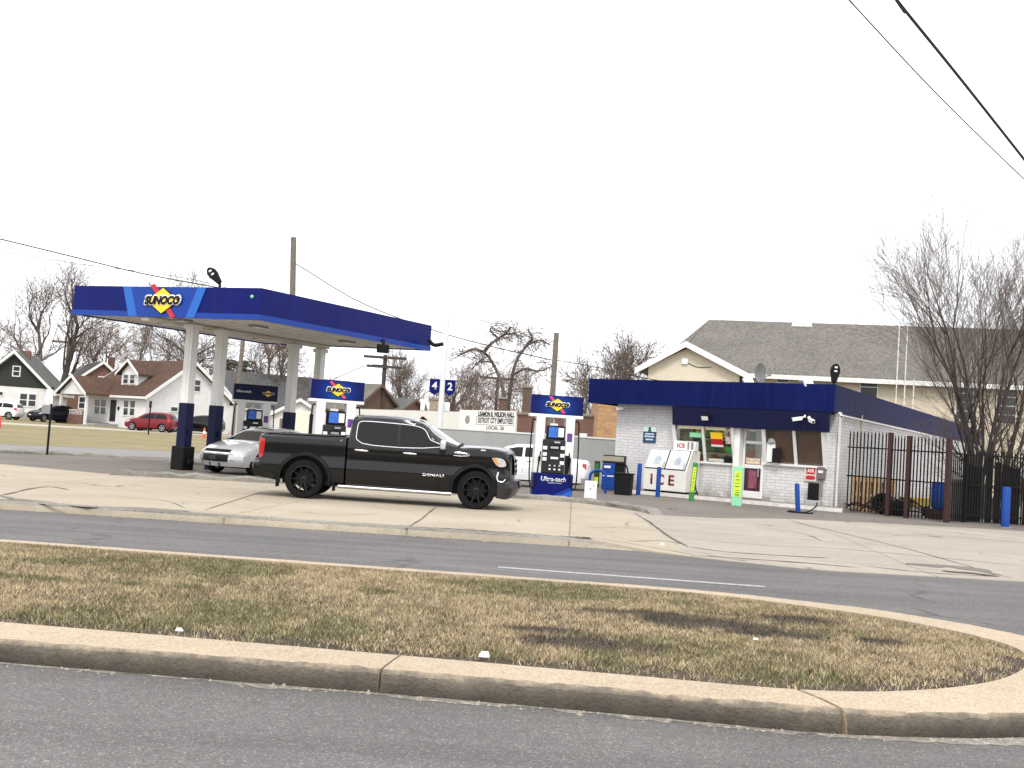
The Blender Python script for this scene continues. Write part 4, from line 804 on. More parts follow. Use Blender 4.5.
p = yard(at(915, 510, 35.6)); r = thing('yellow_wheelbarrow', 'small yellow and black wheelbarrow behind the wide picket panel', 'wheelbarrow', p, radians(30)); b = MB(); b.prism([(-.35, .3), (.3, .3), (.45, .58), (-.5, .58)], -.25, .25); b.build('tray', mat('barrow_yellow', (.42, .3, .05), .6, var=.3), r, bevel=.02); b = MB(); b.tube([(.5, .2, .2), (-.9, .2, .55)], .02, 6); b.tube([(.5, -.2, .2), (-.9, -.2, .55)], .02, 6); b.build('handles', BLK, r); b = MB(); b.lathe([(.18, -.04), (.18, .04)], (.5, 0, .18), 14, 'y'); b.build('wheel', RUBBER, r)

# ================================================================== VEHICLES
def bez(pts, n=5): return [(p.x, p.y) for p in catmull([(a, c, 0) for a, c in pts], n)]
class Car:
    """a body shell: side outline (x forward, z up) given a width by height, rounded edges and bowed ends"""
    def __init__(s, top, arches, bottom, wz, w0, r=.09, bow=(.1, .2), grid=.1, crown=.03, rb=.03):
        s.top, s.arches, s.bottom, s.wz, s.w0, s.r, s.bow, s.grid, s.crown, s.rb = top, arches, bottom, wz, w0, r, bow, grid, crown, rb
        s.wsb = 0; s.x0 = min(p[0] for p in top); s.x1 = max(p[0] for p in top)
        s.T = np.array(top)
    def dist(s, x, z):
        A, B = s.T[:-1], s.T[1:]; d = B - A; t = np.clip(((np.array([x, z]) - A) * d).sum(1) / ((d * d).sum(1) + 1e-9), 0, 1)
        return float(np.min(np.linalg.norm(A + d * t[:, None] - np.array([x, z]), axis=1)))
    def w(s, x, z):
        k = np.interp(z, s.wz[0], s.wz[1]) * s.w0; d = s.dist(x, z); r = s.r
        if d < r: k -= r * .85 * (1 - sqrt(max(0, 1 - (1 - d / r) ** 2)))
        return k
    def P(s, x, z, fy, off=0, wid=None):
        w = s.w(x, z) if wid is None else wid; q = abs(fy) ** 2.6
        L = s.x1 - s.x0; kf = smooth01((x - s.x1 + .32 * L) / (.32 * L)); kr = smooth01((s.x0 + .2 * L - x) / (.2 * L))
        x = x - s.wsb * q * smooth01((x - 2.45) / .5) * smooth01((3.7 - x) / .4) * smooth01((z - 1.38) / .12)
        return Vector((x - s.bow[1] * q * kf + s.bow[0] * q * kr, fy * (w + off), z - s.crown * fy * fy * smooth01((z - .5) / .8)))
    def fill(s, poly, grid):
        bm = bmesh.new(); bm.faces.new([bm.verts.new((p[0], 0, p[1])) for p in poly])
        xs = [p[0] for p in poly]; zs = [p[1] for p in poly]
        for v, n, lo, hi in (((1, 0, 0), 0, min(xs), max(xs)), ((0, 0, 1), 2, min(zs), max(zs))):
            k = lo + grid * .5
            while k < hi:
                co = [0, 0, 0]; co[n] = k; bmesh.ops.bisect_plane(bm, geom=bm.verts[:] + bm.edges[:] + bm.faces[:], plane_co=co, plane_no=v, dist=1e-5); k += grid
        bmesh.ops.triangulate(bm, faces=[f for f in bm.faces if len(f.verts) > 4]); return bm
    def outline(s):
        lower = []; x1 = s.bottom[-1]   # from front foot back to rear foot along the sill with arches cut in
        for (cx, cz, R) in sorted(s.arches, reverse=True):
            zb = np.interp(cx, [s.bottom[0][0], s.bottom[1][0]], [s.bottom[0][1], s.bottom[1][1]]); a = asin(max(-1, min(1, (zb - cz) / R)))
            for k in range(15): t_ = a + (pi - 2 * a) * k / 14; lower.append((cx + R * cos(t_), cz + R * sin(t_)))
        return list(s.top) + lower
    def shell(s, mb, xlim=None):
        poly = s.outline(); bm = s.fill(poly, s.grid); ids = {}
        vs = list(bm.verts); sides = []
        for sg in (-1, 1):
            m = {v: mb.v(s.P(v.co.x, v.co.z, sg)) for v in vs}; sides.append(m)
            for f in bm.faces: mb.f([m[v] for v in (f.verts if sg < 0 else reversed(f.verts))])
        fr = (-1, -.93, -.8, -.5, 0, .5, .8, .93, 1)
        for e in bm.edges:
            if len(e.link_faces) != 1: continue
            a, c = e.verts
            row = [[sides[0][v]] + [mb.v(s.P(v.co.x, v.co.z, q)) for q in fr[1:-1]] + [sides[1][v]] for v in (a, c)]
            for k in range(len(fr) - 1): mb.f([row[0][k], row[0][k + 1], row[1][k + 1], row[1][k]])
        bm.free(); bmesh.ops.remove_doubles(mb.bm, verts=mb.bm.verts, dist=1e-4)
    def side(s, mb, poly, off=.005, sg=-1, grid=.1, th=.004):
        bm = s.fill(poly, grid); m = {v: mb.v(s.P(v.co.x, v.co.z, sg, off)) for v in bm.verts}
        for f in bm.faces: mb.f([m[v] for v in f.verts])
        for e in bm.edges:
            if len(e.link_faces) == 1:
                a, c = e.verts; mb.f([m[a], m[c], mb.v(s.P(c.co.x, c.co.z, sg, off - .02)), mb.v(s.P(a.co.x, a.co.z, sg, off - .02))])
        bm.free()
    def across(s, mb, pts, fy0, fy1, off=.006, n=10, wid=None):
        pts = [Vector((p[0], 0, p[1])) for p in pts]; prev = None
        for i, p in enumerate(pts):
            d = pts[min(i + 1, len(pts) - 1)] - pts[max(i - 1, 0)]; nrm = Vector((d.z, 0, -d.x)).normalized()
            if nrm.z < -.2 or (abs(nrm.z) < .2 and nrm.x * (p.x - (s.x0 + s.x1) / 2) < 0): nrm = -nrm
            c, f0, f1 = (fy0(i / (len(pts) - 1)), fy1(i / (len(pts) - 1))) if callable(fy0) else (fy0, fy1), 0, 0
            r = []
            for k in range(n + 1):
                fy = c[0] + (c[1] - c[0]) * k / n; q = s.P(p.x, p.z, fy) + nrm * off; r.append(mb.v(q))
            if prev:
                for k in range(n): mb.f([prev[k], prev[k + 1], r[k + 1], r[k]])
            prev = r
def wheel_mesh(R, Wd, spokes, rim_m, parent, x, y, rimr=.74, name='wheel'):
    w = bpy.data.objects.new(name, None); COL.objects.link(w); w.parent = parent; w.location = (x, y, R); sg = -1 if y < 0 else 1
    b = MB(); b.lathe([(R * rimr, -Wd / 2), (R * .93, -Wd / 2), (R * .985, -Wd * .4), (R, -Wd * .2), (R, Wd * .2), (R * .985, Wd * .4), (R * .93, Wd / 2), (R * rimr, Wd / 2), (R * rimr - .012, Wd * .46), (R * rimr - .012, -Wd * .46), (R * rimr, -Wd / 2)], n=40, axis='y', cap=False); b.build('tyre', RUBBER, w, smooth=40)
    b = MB(); o = sg * Wd / 2; b.lathe([(R * rimr + .003, o * .96), (R * rimr - .02, o * 1.0), (R * rimr - .03, o * .8), (R * rimr - .05, -o * .5), (R * rimr - .03, -o * .5), (R * rimr + .003, o * .96)], n=36, axis='y', cap=False)
    b.lathe([(R * .14, o * .5), (R * .14, o * .92), (R * .1, o * .96), (.02, o * .96)], n=16, axis='y')
    for k in range(spokes):
        a = 2 * pi * k / spokes
        for dlt in ((-.12, .1), (.12, -.1)) if spokes < 8 else ((0, 0),):
            u = Vector((cos(a), 0, sin(a))); p0 = u * R * .1; aa = a + dlt[0] * 1.5; p1 = Vector((cos(aa), 0, sin(aa))) * R * (rimr - .03)
            dd = (p1 - p0).normalized(); q = Vector((-dd.z, 0, dd.x)) * R * .035
            A = [p0 + q + Vector((0, o * .88, 0)), p0 - q + Vector((0, o * .88, 0)), p1 - q + Vector((0, o * .93, 0)), p1 + q + Vector((0, o * .93, 0))]; B = [v - Vector((0, o * .25, 0)) for v in A]
            va = [b.v(v) for v in A]; vb = [b.v(v) for v in B]; b.f(va); b.f(vb)
            for i in range(4): b.f([va[i], va[(i + 1) % 4], vb[(i + 1) % 4], vb[i]])
    b.build('rim', rim_m, w, smooth=30)
    b = MB(); b.lathe([(R * .5, -o * .2), (R * .5, -o * .25)], n=18, axis='y'); b.build('brake_disc', DGREY, w)
    return w

RIMB = mat('black_rim', (.012, .012, .013), .12, .4, var=.1); FLARE = mat('flare_black', (.009, .009, .0095), .5, var=.1, spec=.2)
def pickup():
    X0 = Vector((-4.38, 24.2, .12)); yaw = radians(1.4)
    r = thing('pickup_truck', 'black crew cab pickup truck with chrome trim in the middle of the lot', 'pickup truck', X0 + Vector((0, .87, 0)), yaw)
    ZW = ([.25, .42, .6, .72, .79, .9, 1.05, 1.2, 1.33, 1.45, 1.86, 2.0], [.93, .965, .985, 1.0, .985, .968, .972, .985, .975, .945, .83, .8])
    # bed
    bed = Car([(-1.02, .5), (-1.07, .78), (-1.1, 1.05), (-1.09, 1.27), (-1.06, 1.35), (-.92, 1.365), (.3, 1.385), (.8, 1.405), (.858, 1.39), (.862, .37)], [(0, .42, .53)], [(-1.02, .45), (.862, .37)], ZW, 1.0, r=.07, bow=(.07, 0))
    b = MB(); bed.shell(b); bo = b.build('cargo_bed', BPAINT, r, smooth=32)
    b = MB(); bed.across(b, [(-1.0, 1.37), (.3, 1.392), (.78, 1.41)], -.95, .95, .012, 8); b.build('bed_cover', BLK, bo, smooth=30)
    b = MB(); bed.side(b, bez([(-1.09, 1.26), (-.99, 1.28), (-.93, 1.23), (-.94, 1.05), (-.98, .86), (-1.07, .86), (-1.095, 1.05)], 3)[:-1], .012); b.build('tail_light', REDL, bo, smooth=30)
    b = MB(); bed.side(b, bez([(-1.09, 1.26), (-.99, 1.28), (-.93, 1.23), (-.94, 1.05), (-.98, .86), (-1.07, .86), (-1.095, 1.05)], 3)[:-1], .012, 1); b.build('tail_light', REDL, bo, smooth=30)
    # cab, hood and front fenders
    top = [(.87, .36), (.875, 1.3), (.895, 1.42)] + bez([(.925, 1.66), (.955, 1.83), (1.02, 1.895), (1.25, 1.915), (1.75, 1.92), (2.1, 1.905), (2.4, 1.865), (2.62, 1.785)], 4) + bez([(2.9, 1.61), (3.2, 1.43), (3.36, 1.365)], 3)[0:] + bez([(3.5, 1.378), (3.9, 1.39), (4.25, 1.375), (4.46, 1.34)], 4) + bez([(4.535, 1.28), (4.565, 1.1), (4.58, .9), (4.58, .7), (4.55, .5), (4.45, .36)], 3)
    cab = Car(top, [(3.73, .42, .535)], [(.87, .36), (4.45, .36)], ZW, 1.0, r=.05, bow=(0, .17), crown=.06, grid=.05); cab.wsb = .2
    b = MB(); cab.shell(b); body = b.build('cab_body', BPAINT, r, smooth=32)
    wx = lambda x: np.interp(x, [1.0, 2.0, 3.05], [1.325, 1.30, 1.36])
    rear_w = [(1.1, 1.68)] + bez([(1.105, 1.745), (1.16, 1.785), (1.4, 1.797), (1.95, 1.785)], 4) + [(1.965, 1.305), (1.4, 1.325)] + bez([(1.2, 1.35), (1.1, 1.42), (1.085, 1.52)], 4)
    front_w = [(2.005, 1.305), (2.005, 1.785)] + bez([(2.3, 1.765), (2.5, 1.71), (2.7, 1.585), (2.93, 1.4)], 4) + [(2.85, 1.345), (2.5, 1.322)]
    for sg in (-1, 1):
        for nm, pl, hx in (('rear_door', [(.95, .38), (.95, 1.3), (.975, 1.6), (1.01, 1.75), (1.1, 1.822), (1.5, 1.836), (1.978, 1.82), (1.978, .38)], 1.2), ('front_door', [(1.992, .38), (1.992, 1.82), (2.3, 1.8), (2.52, 1.735), (2.75, 1.59), (3.02, 1.38), (3.06, 1.2), (3.06, .38)], 2.25)):
            b = MB(); cab.side(b, pl, .005, sg, .05); d = b.build('door', BPAINT, r, smooth=30)
            b = MB(); cab.side(b, rear_w if nm[0] == 'r' else front_w, .009, sg, .05); b.build('window', GLASSD, d, smooth=30)
            b = MB(); b.tube([cab.P(hx - .14, 1.17, sg, .012), cab.P(hx - .12, 1.172, sg, .05), cab.P(hx + .1, 1.165, sg, .05), cab.P(hx + .13, 1.163, sg, .012)], .022, 7); b.build('handle', CHROME, d, smooth=60)
        b = MB(); ch = [(2.95, 1.36), (2.5, 1.305), (2.0, 1.285), (1.45, 1.295)] + bez([(1.2, 1.325), (1.08, 1.4), (1.06, 1.5), (1.07, 1.7)], 4) + bez([(1.085, 1.765), (1.16, 1.803), (1.4, 1.812), (1.95, 1.8), (2.3, 1.78), (2.53, 1.718), (2.73, 1.59), (2.98, 1.39)], 4)
        b.tube([cab.P(x, z, sg, .01) for x, z in ch], .014, 6); b.build('window_trim', CHROME, r, smooth=60)
        b = MB(); b.tube([cab.P(x, z, sg, .0) for x, z in ((3.2, 1.26), (3.3, 1.265), (3.5, 1.245))], [.012, .03, .02], 6); b.tube([cab.P(x, z, sg, .0) for x, z in ((3.2, 1.19), (3.35, 1.185), (3.52, 1.2), (3.55, 1.24))], .014, 6); b.build('fender_vent', CHROME, r, smooth=60)
        m_ = bpy.data.objects.new('mirror', None); COL.objects.link(m_); m_.parent = r
        c = cab.P(2.97, 1.4, sg, .17); b = MB(); b.cbox(c + Vector((0, 0, 0)), (.13, .22, .2)); mb_ = b.build('cap', CHROME, m_, bevel=.04)
        b = MB(); b.cbox(c + Vector((-.01, 0, -.12)), (.12, .2, .1)); b.tube([c + Vector((0, 0, -.12)), cab.P(2.95, 1.28, sg, -.01)], .045, 7); b.build('housing', BLK, m_, bevel=.03)
        for wxx in (0, 3.73):
            b = MB(); cc = cab if wxx else bed; prev = None
            for k in range(25):
                a = radians(-12) + radians(204) * k / 24; R0_, R1_ = .52, .6
                ring = [b.v(cc.P(wxx + R * cos(a), .42 + R * sin(a), sg, o)) for R, o in ((R0_, -.03), (R0_, .035), (R1_ - .02, .035), (R1_, .0))]
                if prev:
                    for j in range(3): b.f([prev[j], ring[j], ring[j + 1], prev[j + 1]])
                prev = ring
            b.build('fender_flare', FLARE, r, smooth=35)
        b = MB(); y = sg * 1.0; b.tube([(.75, y, .31), (.95, y, .31), (3.05, y, .3), (3.2, y, .3)], .04, 8); b.build('running_board', STEEL, r, smooth=60)
        b = MB(); cab.side(b, bez([(4.14, 1.19), (4.3, 1.2), (4.46, 1.16), (4.51, 1.02), (4.36, .99), (4.22, 1.06)], 3)[:-1], .012, sg, grid=.06); hl = b.build('headlight', [LENS], r, smooth=30)
        b = MB(); cab.side(b, bez([(4.15, 1.185), (4.26, 1.185), (4.34, 1.03), (4.26, 1.04)], 3)[:-1], .016, sg, grid=.06); b.build('amber_marker', AMBER, hl, smooth=30)
        b = MB(); cab.side(b, [(4.3, .93), (4.47, .94), (4.5, .8), (4.36, .86)], .012, sg, grid=.06); b.build('lower_lamp', BLK, hl)
        b = MB(); b.tube([cab.P(x, z, sg, .014) for x, z in ((4.33, .86), (4.3, .72), (4.34, .64), (4.47, .63), (4.52, .7))], .022, 6); b.build('bumper_trim', CHROME, r, smooth=60)
    text('DENALI', .055, CHROME, r, tuple(cab.P(2.78, .685, -1, .014)), width=.46, bold=.02)
    # windscreen and rear glass
    ws = [(2.66 + (3.3 - 2.66) * k / 6, np.interp(2.66 + (3.3 - 2.66) * k / 6, [p[0] for p in top[3:60]], [p[1] for p in top[3:60]])) for k in range(7)]
    b = MB(); cab.across(b, ws, -.95, .95, .012); b.build('windscreen', WSGLASS, r, smooth=40)
    b = MB(); cab.across(b, [(.935, 1.5), (.96, 1.64), (1.0, 1.76)], -.8, .8, .012); b.build('rear_glass', GLASSD, r, smooth=40)
    b = MB(); p = cab.P(3.34, 1.375, -.5); b.tube([cab.P(3.3, 1.385, -.9), cab.P(3.36, 1.39, -.2), cab.P(3.33, 1.39, .5)], .03, 6); b.build('wiper_cowl', BLK, r, smooth=50)
    b = MB(); b.prism([(2.35, 1.89), (2.55, 1.86), (2.44, 1.95), (2.4, 1.955)], -.03, .03); b.build('roof_antenna', BLK, r, bevel=.01)
    # front: chrome grille, bumper
    gp = [(4.535, 1.22), (4.57, 1.1), (4.585, .95), (4.588, .78)]
    b = MB(); cab.across(b, gp, -.66, .66, .025); gr = b.build('grille', CHROME, r, smooth=30)
    b = MB()
    for z0 in (.84, .95, 1.06): cab.across(b, [(np.interp(z, [.78, .95, 1.1, 1.22], [4.588, 4.585, 4.57, 4.535]), z) for z in (z0, z0 + .035, z0 + .07)], -.58, .58, .034)
    b.build('grille_mesh', BLK, gr)
    fb = Car([(4.2, .27), (4.16, .5), (4.2, .62), (4.5, .68), (4.68, .66), (4.72, .5), (4.64, .34), (4.5, .25)], [], [(4.2, .27), (4.5, .25)], ([0, 1], [1, 1]), 1.0, r=.06, bow=(0, .2)); b = MB()
    poly = fb.top; bm = fb.fill(poly, .08); bm.free(); fb.x0 = 2.6; fb.shell(b); b.build('front_bumper', mat('bumper_black', (.012, .012, .013), .35, var=.1), r, smooth=35)
    b = MB(); fb.across(b, [(4.685, .655), (4.71, .58), (4.722, .5)], -.5, .5, .01); b.build('bumper_insert', CHROME, r, smooth=30)
    rb = Car([(-.62, .36), (-1.04, .42), (-1.16, .48), (-1.21, .6), (-1.19, .74), (-.9, .76), (-.62, .74)], [], [(-.62, .36), (-.62, .74)], ([0, 1], [1, 1]), .98, r=.06, bow=(.09, 0)); b = MB(); rb.shell(b); rbo = b.build('rear_bumper', BPAINT, r, smooth=35)
    b = MB(); rb.side(b, [(-1.05, .52), (-.8, .52), (-.78, .66), (-1.05, .66)], .008); b.build('bumper_step', BLK, rbo)
    b = MB(); b.box(-.5, 4.1, -.75, .75, .3, .52); b.box(-.5, .5, -.8, .8, .5, .9); b.box(3.2, 4.2, -.72, .72, .5, .9); b.build('underbody', BLK, r)
    b = MB(); b.box(.62, .66, -.98, -.72, .2, .55); b.box(4.32, 4.3, .1, .2, .3, .4); b.box(-.6, -.57, -.98, -.7, .22, .6); b.build('mud_flap', BLK, r)
    for x in (0, 3.73):
        for y in (-.87, .87): wheel_mesh(.415, .29, 10, RIMB, r, x, y, .72)
    return r
pickup()

def small_car(label, cat, name, p, yaw, paint, kind, s=1.0, detail=True):
    r = thing(name, label, cat, p, yaw); r.scale = (s, s, s)
    if kind == 'sedan':
        top = [(.15, .26), (.02, .42), (.0, .62), (.05, .88), (.12, 1.0)] + bez([(.2, 1.04), (.6, 1.08), (.9, 1.1), (1.25, 1.27), (1.6, 1.41), (2.1, 1.47), (2.6, 1.46), (3.0, 1.36), (3.4, 1.13), (3.62, 1.02)], 3) + bez([(4.0, .96), (4.4, .86), (4.65, .74), (4.76, .6), (4.8, .42), (4.72, .24)], 3)
        car = Car(top, [(.95, .33, .37), (3.85, .33, .37)], [(.15, .26), (4.72, .24)], ([.2, .45, .7, .95, 1.1, 1.46], [.95, 1.0, 1.0, .96, .9, .64]), .89, r=.1, bow=(.14, .3), grid=.13)
        win = [bez([(1.5, 1.12), (1.7, 1.3), (2.05, 1.39), (2.3, 1.39)], 3) + [(2.3, 1.06), (1.6, 1.06)], [(2.38, 1.05), (2.38, 1.39)] + bez([(2.6, 1.38), (2.9, 1.3), (3.2, 1.13), (3.3, 1.05)], 3)]
        ws, rw = [(2.78, 1.43), (3.1, 1.3), (3.4, 1.13), (3.58, 1.035)], [(.95, 1.13), (1.25, 1.27), (1.55, 1.395)]; Rw, Wx, fx_, zl = .33, (.95, 3.85), 4.78, .62
    else:
        top = [(.14, .32), (.02, .5), (.0, .72), (.04, 1.02)] + bez([(.08, 1.1), (.2, 1.4), (.4, 1.58), (.9, 1.66), (1.5, 1.67), (2.1, 1.62), (2.5, 1.52), (2.9, 1.28), (3.15, 1.12)], 3) + bez([(3.5, 1.08), (3.95, .99), (4.25, .88), (4.36, .7), (4.4, .48), (4.3, .28)], 3)
        car = Car(top, [(.85, .36, .4), (3.5, .36, .4)], [(.14, .32), (4.3, .28)], ([.2, .5, .75, 1.05, 1.2, 1.66], [.95, 1.0, 1.0, .97, .92, .7]), .92, r=.1, bow=(.12, .26), grid=.13)
        win = [bez([(.45, 1.2), (.55, 1.42), (.9, 1.52), (1.5, 1.55)], 3) + [(1.5, 1.13), (.5, 1.14)], [(1.57, 1.12), (1.57, 1.55)] + bez([(2.0, 1.52), (2.35, 1.43), (2.65, 1.27), (2.85, 1.12)], 3)]
        ws, rw = [(2.42, 1.55), (2.65, 1.43), (2.9, 1.28), (3.1, 1.15)], [(.1, 1.16), (.2, 1.4), (.34, 1.54)]; Rw, Wx, fx_, zl = .36, (.85, 3.5), 4.36, .78
    b = MB(); car.shell(b); b.build('body', paint, r, smooth=32)
    for sg in (-1, 1):
        for wn_ in win: b = MB(); car.side(b, wn_, .01, sg, .15); b.build('side_window', GLASSD, r, smooth=30)
        if detail:
            xd = (win[1][0][0] + win[0][0][0]) / 2; xm = win[1][-1][0]
            c = car.P(xm - .02, win[1][0][1] + .06, sg, .12); b = MB(); b.cbox(c, (.12, .18, .13)); b.build('mirror', paint, r, bevel=.035)
            for hx in (win[0][0][0] + .55, win[1][0][0] + .12): b = MB(); b.tube([car.P(hx, .92, sg, .015), car.P(hx + .18, .92, sg, .015)], .018, 6); b.build('door_handle', CHROME if kind == 'sedan' else paint, r, smooth=60)
            b = MB()
            for x in (win[1][0][0] - .04, win[0][0][0] - .02, xm + .05):
                b.tube([car.P(x, z, sg, .001) for z in (.36, .6, .85, 1.04)], .006, 4)
            b.build('door_seams', BLK, r)
        b = MB(); zz = zl
        hp = [(fx_ - .72, zz + .14), (fx_ - .45, zz + .17), (fx_ - .1, zz + .06), (fx_ - .02, zz - .08), (fx_ - .32, zz - .02)] if kind == 'sedan' else [(fx_ - .6, zz + .13), (fx_ - .3, zz + .12), (fx_ - .08, zz + .03), (fx_ - .06, zz - .08), (fx_ - .35, zz - .02)]
        car.side(b, hp, .008, sg, .06); b.build('headlight', LENS, r, smooth=30)
        b = MB(); tp = [(.03, .93), (.16, .96), (.17, .84), (.02, .74)] if kind == 'sedan' else [(.05, 1.12), (.28, 1.2), (.36, .98), (.02, .86)]
        car.side(b, tp, .008, sg, .08); b.build('tail_light', REDL, r, smooth=30)
    b = MB(); car.across(b, ws, -.93, .93, .01); b.build('windscreen', WSGLASS, r, smooth=40); b = MB(); car.across(b, rw, -.88, .88, .01); b.build('rear_window', GLASSD, r, smooth=40)
    T = car.T; fz_ = lambda z: float(np.interp(z, T[-12:, 1][::-1], T[-12:, 0][::-1]))
    def fpatch(z0, z1, y0, y1, m, nm, off=.012): b = MB(); car.across(b, [(fz_(z), z) for z in np.linspace(z1, z0, 4)], y0, y1, off, 8); return b.build(nm, m, r, smooth=30)
    if kind == 'sedan':
        fpatch(.66, .735, -.62, .62, BLK, 'upper_grille'); fpatch(.38, .585, -.62, .62, BLK, 'lower_grille'); fpatch(.61, .645, -.64, .64, CHROME, 'chrome_bar', .016); fpatch(.42, .54, -.17, .17, DGREY, 'number_plate', .03); fpatch(.24, .33, -.9, .9, DGREY, 'chin')
        for q in (-1, 1): fpatch(.37, .43, .68 * q, .84 * q, DGREY, 'fog_lamp'); fpatch(.6, .745, .66 * q, .96 * q, LENS, 'headlamp_front')
    else: fpatch(.68, .84, -.45, .45, BLK, 'grille'); fpatch(.4, .55, -.6, .6, BLK, 'lower_grille'); fpatch(.56, .64, -.2, .2, LAMPW, 'number_plate', .02)
    b = MB(); b.box(.4, fx_ - .4, -.7, .7, .2, .5); b.box(Wx[0] - .4, Wx[0] + .4, -.72, .72, .3, .68); b.box(Wx[1] - .4, Wx[1] + .4, -.72, .72, .3, .68); b.build('underbody', BLK, r)
    for x in Wx:
        for y in (-.78, .78): wheel_mesh(Rw, .21, 5, STEEL, r, x, y, .68)
    return r
h = Vector((-.5, -.866, 0)); p = Vector((-8.5, 33.1, .1245)) - h * 4.5
small_car('silver sedan at the pump, its nose showing past the tail of the black pickup', 'car', 'silver_sedan', p, atan2(h.y, h.x), SPAINT, 'sedan')
p = at(592, 480, 38.6); small_car('white sedan parked behind the front fuel pump by the grey block wall', 'car', 'white_sedan', (p.x, p.y, .125), radians(172), WPAINT, 'sedan')
def yardcar(label, name, u, Y, yaw, paint, kind, s=1.0, dz=0):
    p = at(u, 425, Y); return small_car(label, 'car', name, (p.x, p.y, zland(p.x, p.y) + .02 + dz), yaw, paint, kind, s, detail=False)
yardcar('dark red suv parked in front of the white house with the brown roof', 'red_suv', 176, 92.5, radians(174), RPAINT, 'suv', .98)
yardcar('white suv parked in front of the house with the dark green gable', 'white_suv', 21, 99, radians(181), WPAINT, 'suv', .95)
yardcar('dark navy car nosing out beside the brick porch of the white house', 'navy_car', 70, 102, radians(238), NPAINT, 'suv', .95)
yardcar('black car half hidden behind the canopy column nearest the red suv', 'black_car', 187, 97, radians(178), NPAINT, 'sedan', .9)
yardcar('black boxy car parked between the two front canopy columns', 'black_suv', 224, 97, radians(176), BPAINT, 'suv', 1.0)

# ================================================================== BUILDINGS BEHIND
def win(parent, face, c, z, w, h, sx, sy, frame=WHITE, mull=True):
    """face: 'f' front (y=0), 'l' (x=0), 'r' (x=sx)"""
    def bx(b, a0, a1, d0, d1, z0, z1):
        if face == 'f': b.box(a0, a1, -d1, -d0, z0, z1)
        elif face == 'l': b.box(-d1, -d0, a0, a1, z0, z1)
        else: b.box(sx + d0, sx + d1, a0, a1, z0, z1)
    b = MB(); t_ = .1
    bx(b, c - w / 2 - t_, c - w / 2, 0.002, .06, z - h / 2 - t_, z + h / 2 + t_); bx(b, c + w / 2, c + w / 2 + t_, .002, .06, z - h / 2 - t_, z + h / 2 + t_); bx(b, c - w / 2, c + w / 2, .002, .06, z + h / 2, z + h / 2 + t_); bx(b, c - w / 2, c + w / 2, .002, .08, z - h / 2 - t_, z - h / 2)
    if mull: bx(b, c - w / 2, c + w / 2, .002, .05, z - .04, z + .04)
    o = b.build('window', frame, parent); b = MB(); bx(b, c - w / 2, c + w / 2, .003, .02, z - h / 2, z + h / 2); b.build('pane', GLASSM, o); return o
def gable_house(name, label, cat, p, yaw, sx, sy, eave, ridge, wm, rm, wins=(), oh=.4, gm=None, trim=WHITE, found=0, chimney=None):
    r = thing(name, label, cat, p, yaw); b = MB(); b.prism([(0, 0), (sx, 0), (sx, eave), (sx / 2, ridge - .1), (0, eave)], 0, sy); b.build('wall', wm, r)
    k = (ridge - eave) / (sx / 2); th = .16; b = MB()
    for sg in (-1, 1):
        x0, x1 = sx / 2, sx / 2 + sg * (sx / 2 + oh); z1 = ridge - k * (sx / 2 + oh)
        b.prism([(x0, ridge), (x1, z1), (x1, z1 + th), (x0, ridge + th)], -oh, sy + oh)
    ro = b.build('roof', rm, r)
    b = MB()
    for sg in (-1, 1):
        x0, x1 = sx / 2, sx / 2 + sg * (sx / 2 + oh + .02); z1 = ridge - k * (sx / 2 + oh + .02)
        for y in (-oh - .06, sy + oh + .01): b.prism([(x0, ridge - .16), (x1, z1 - .16), (x1, z1 + th + .02), (x0, ridge + th + .02)], y, y + .05)
        b.box(min(x1, x1 + sg * .06), max(x1, x1 + sg * .06), -oh, sy + oh, z1 - .05, z1 + .14)
    b.build('trim', trim, r)
    if gm: b = MB(); b.prism([(.02, eave + .0), (sx - .02, eave + .0), (sx / 2, ridge - .22)], -.03, -.002); b.build('gable_cladding', gm, r)
    if found: b = MB(); b.box(-.03, sx + .03, -.03, sy + .03, -.3, found); b.build('foundation', STONE, r)
    for wdef in wins: win(r, *wdef[:5], sx, sy, *wdef[5:])
    if chimney: b = MB(); x, y, h_ = chimney; b.box(x - .35, x + .35, y - .3, y + .3, eave, ridge + h_); b.build('chimney', BRICKR, ro)
    return r
# left house: dark green gable
p = at(50, 400, 108); z = zland(p.x, p.y); yw = radians(12); sx = 7.0; o = Vector((p.x, p.y, 0)) - Vector((cos(yw), sin(yw), 0)) * sx
gable_house('green_gable_house', 'white house with a dark green gable at the left edge', 'house', (o.x, o.y, z), yw, sx, 9.0, 3.05, 6.4, SIDEW, ROOFGG, [('f', 4.6, 1.85, .62, 1.15), ('f', 5.4, 1.85, .62, 1.15), ('f', 2.35, 2.3, .7, .32, WHITE, False), ('f', 3.75, 4.55, .55, .85)], .55, SIDEG, WHITE, .65, (3.9, 3.2, .35))
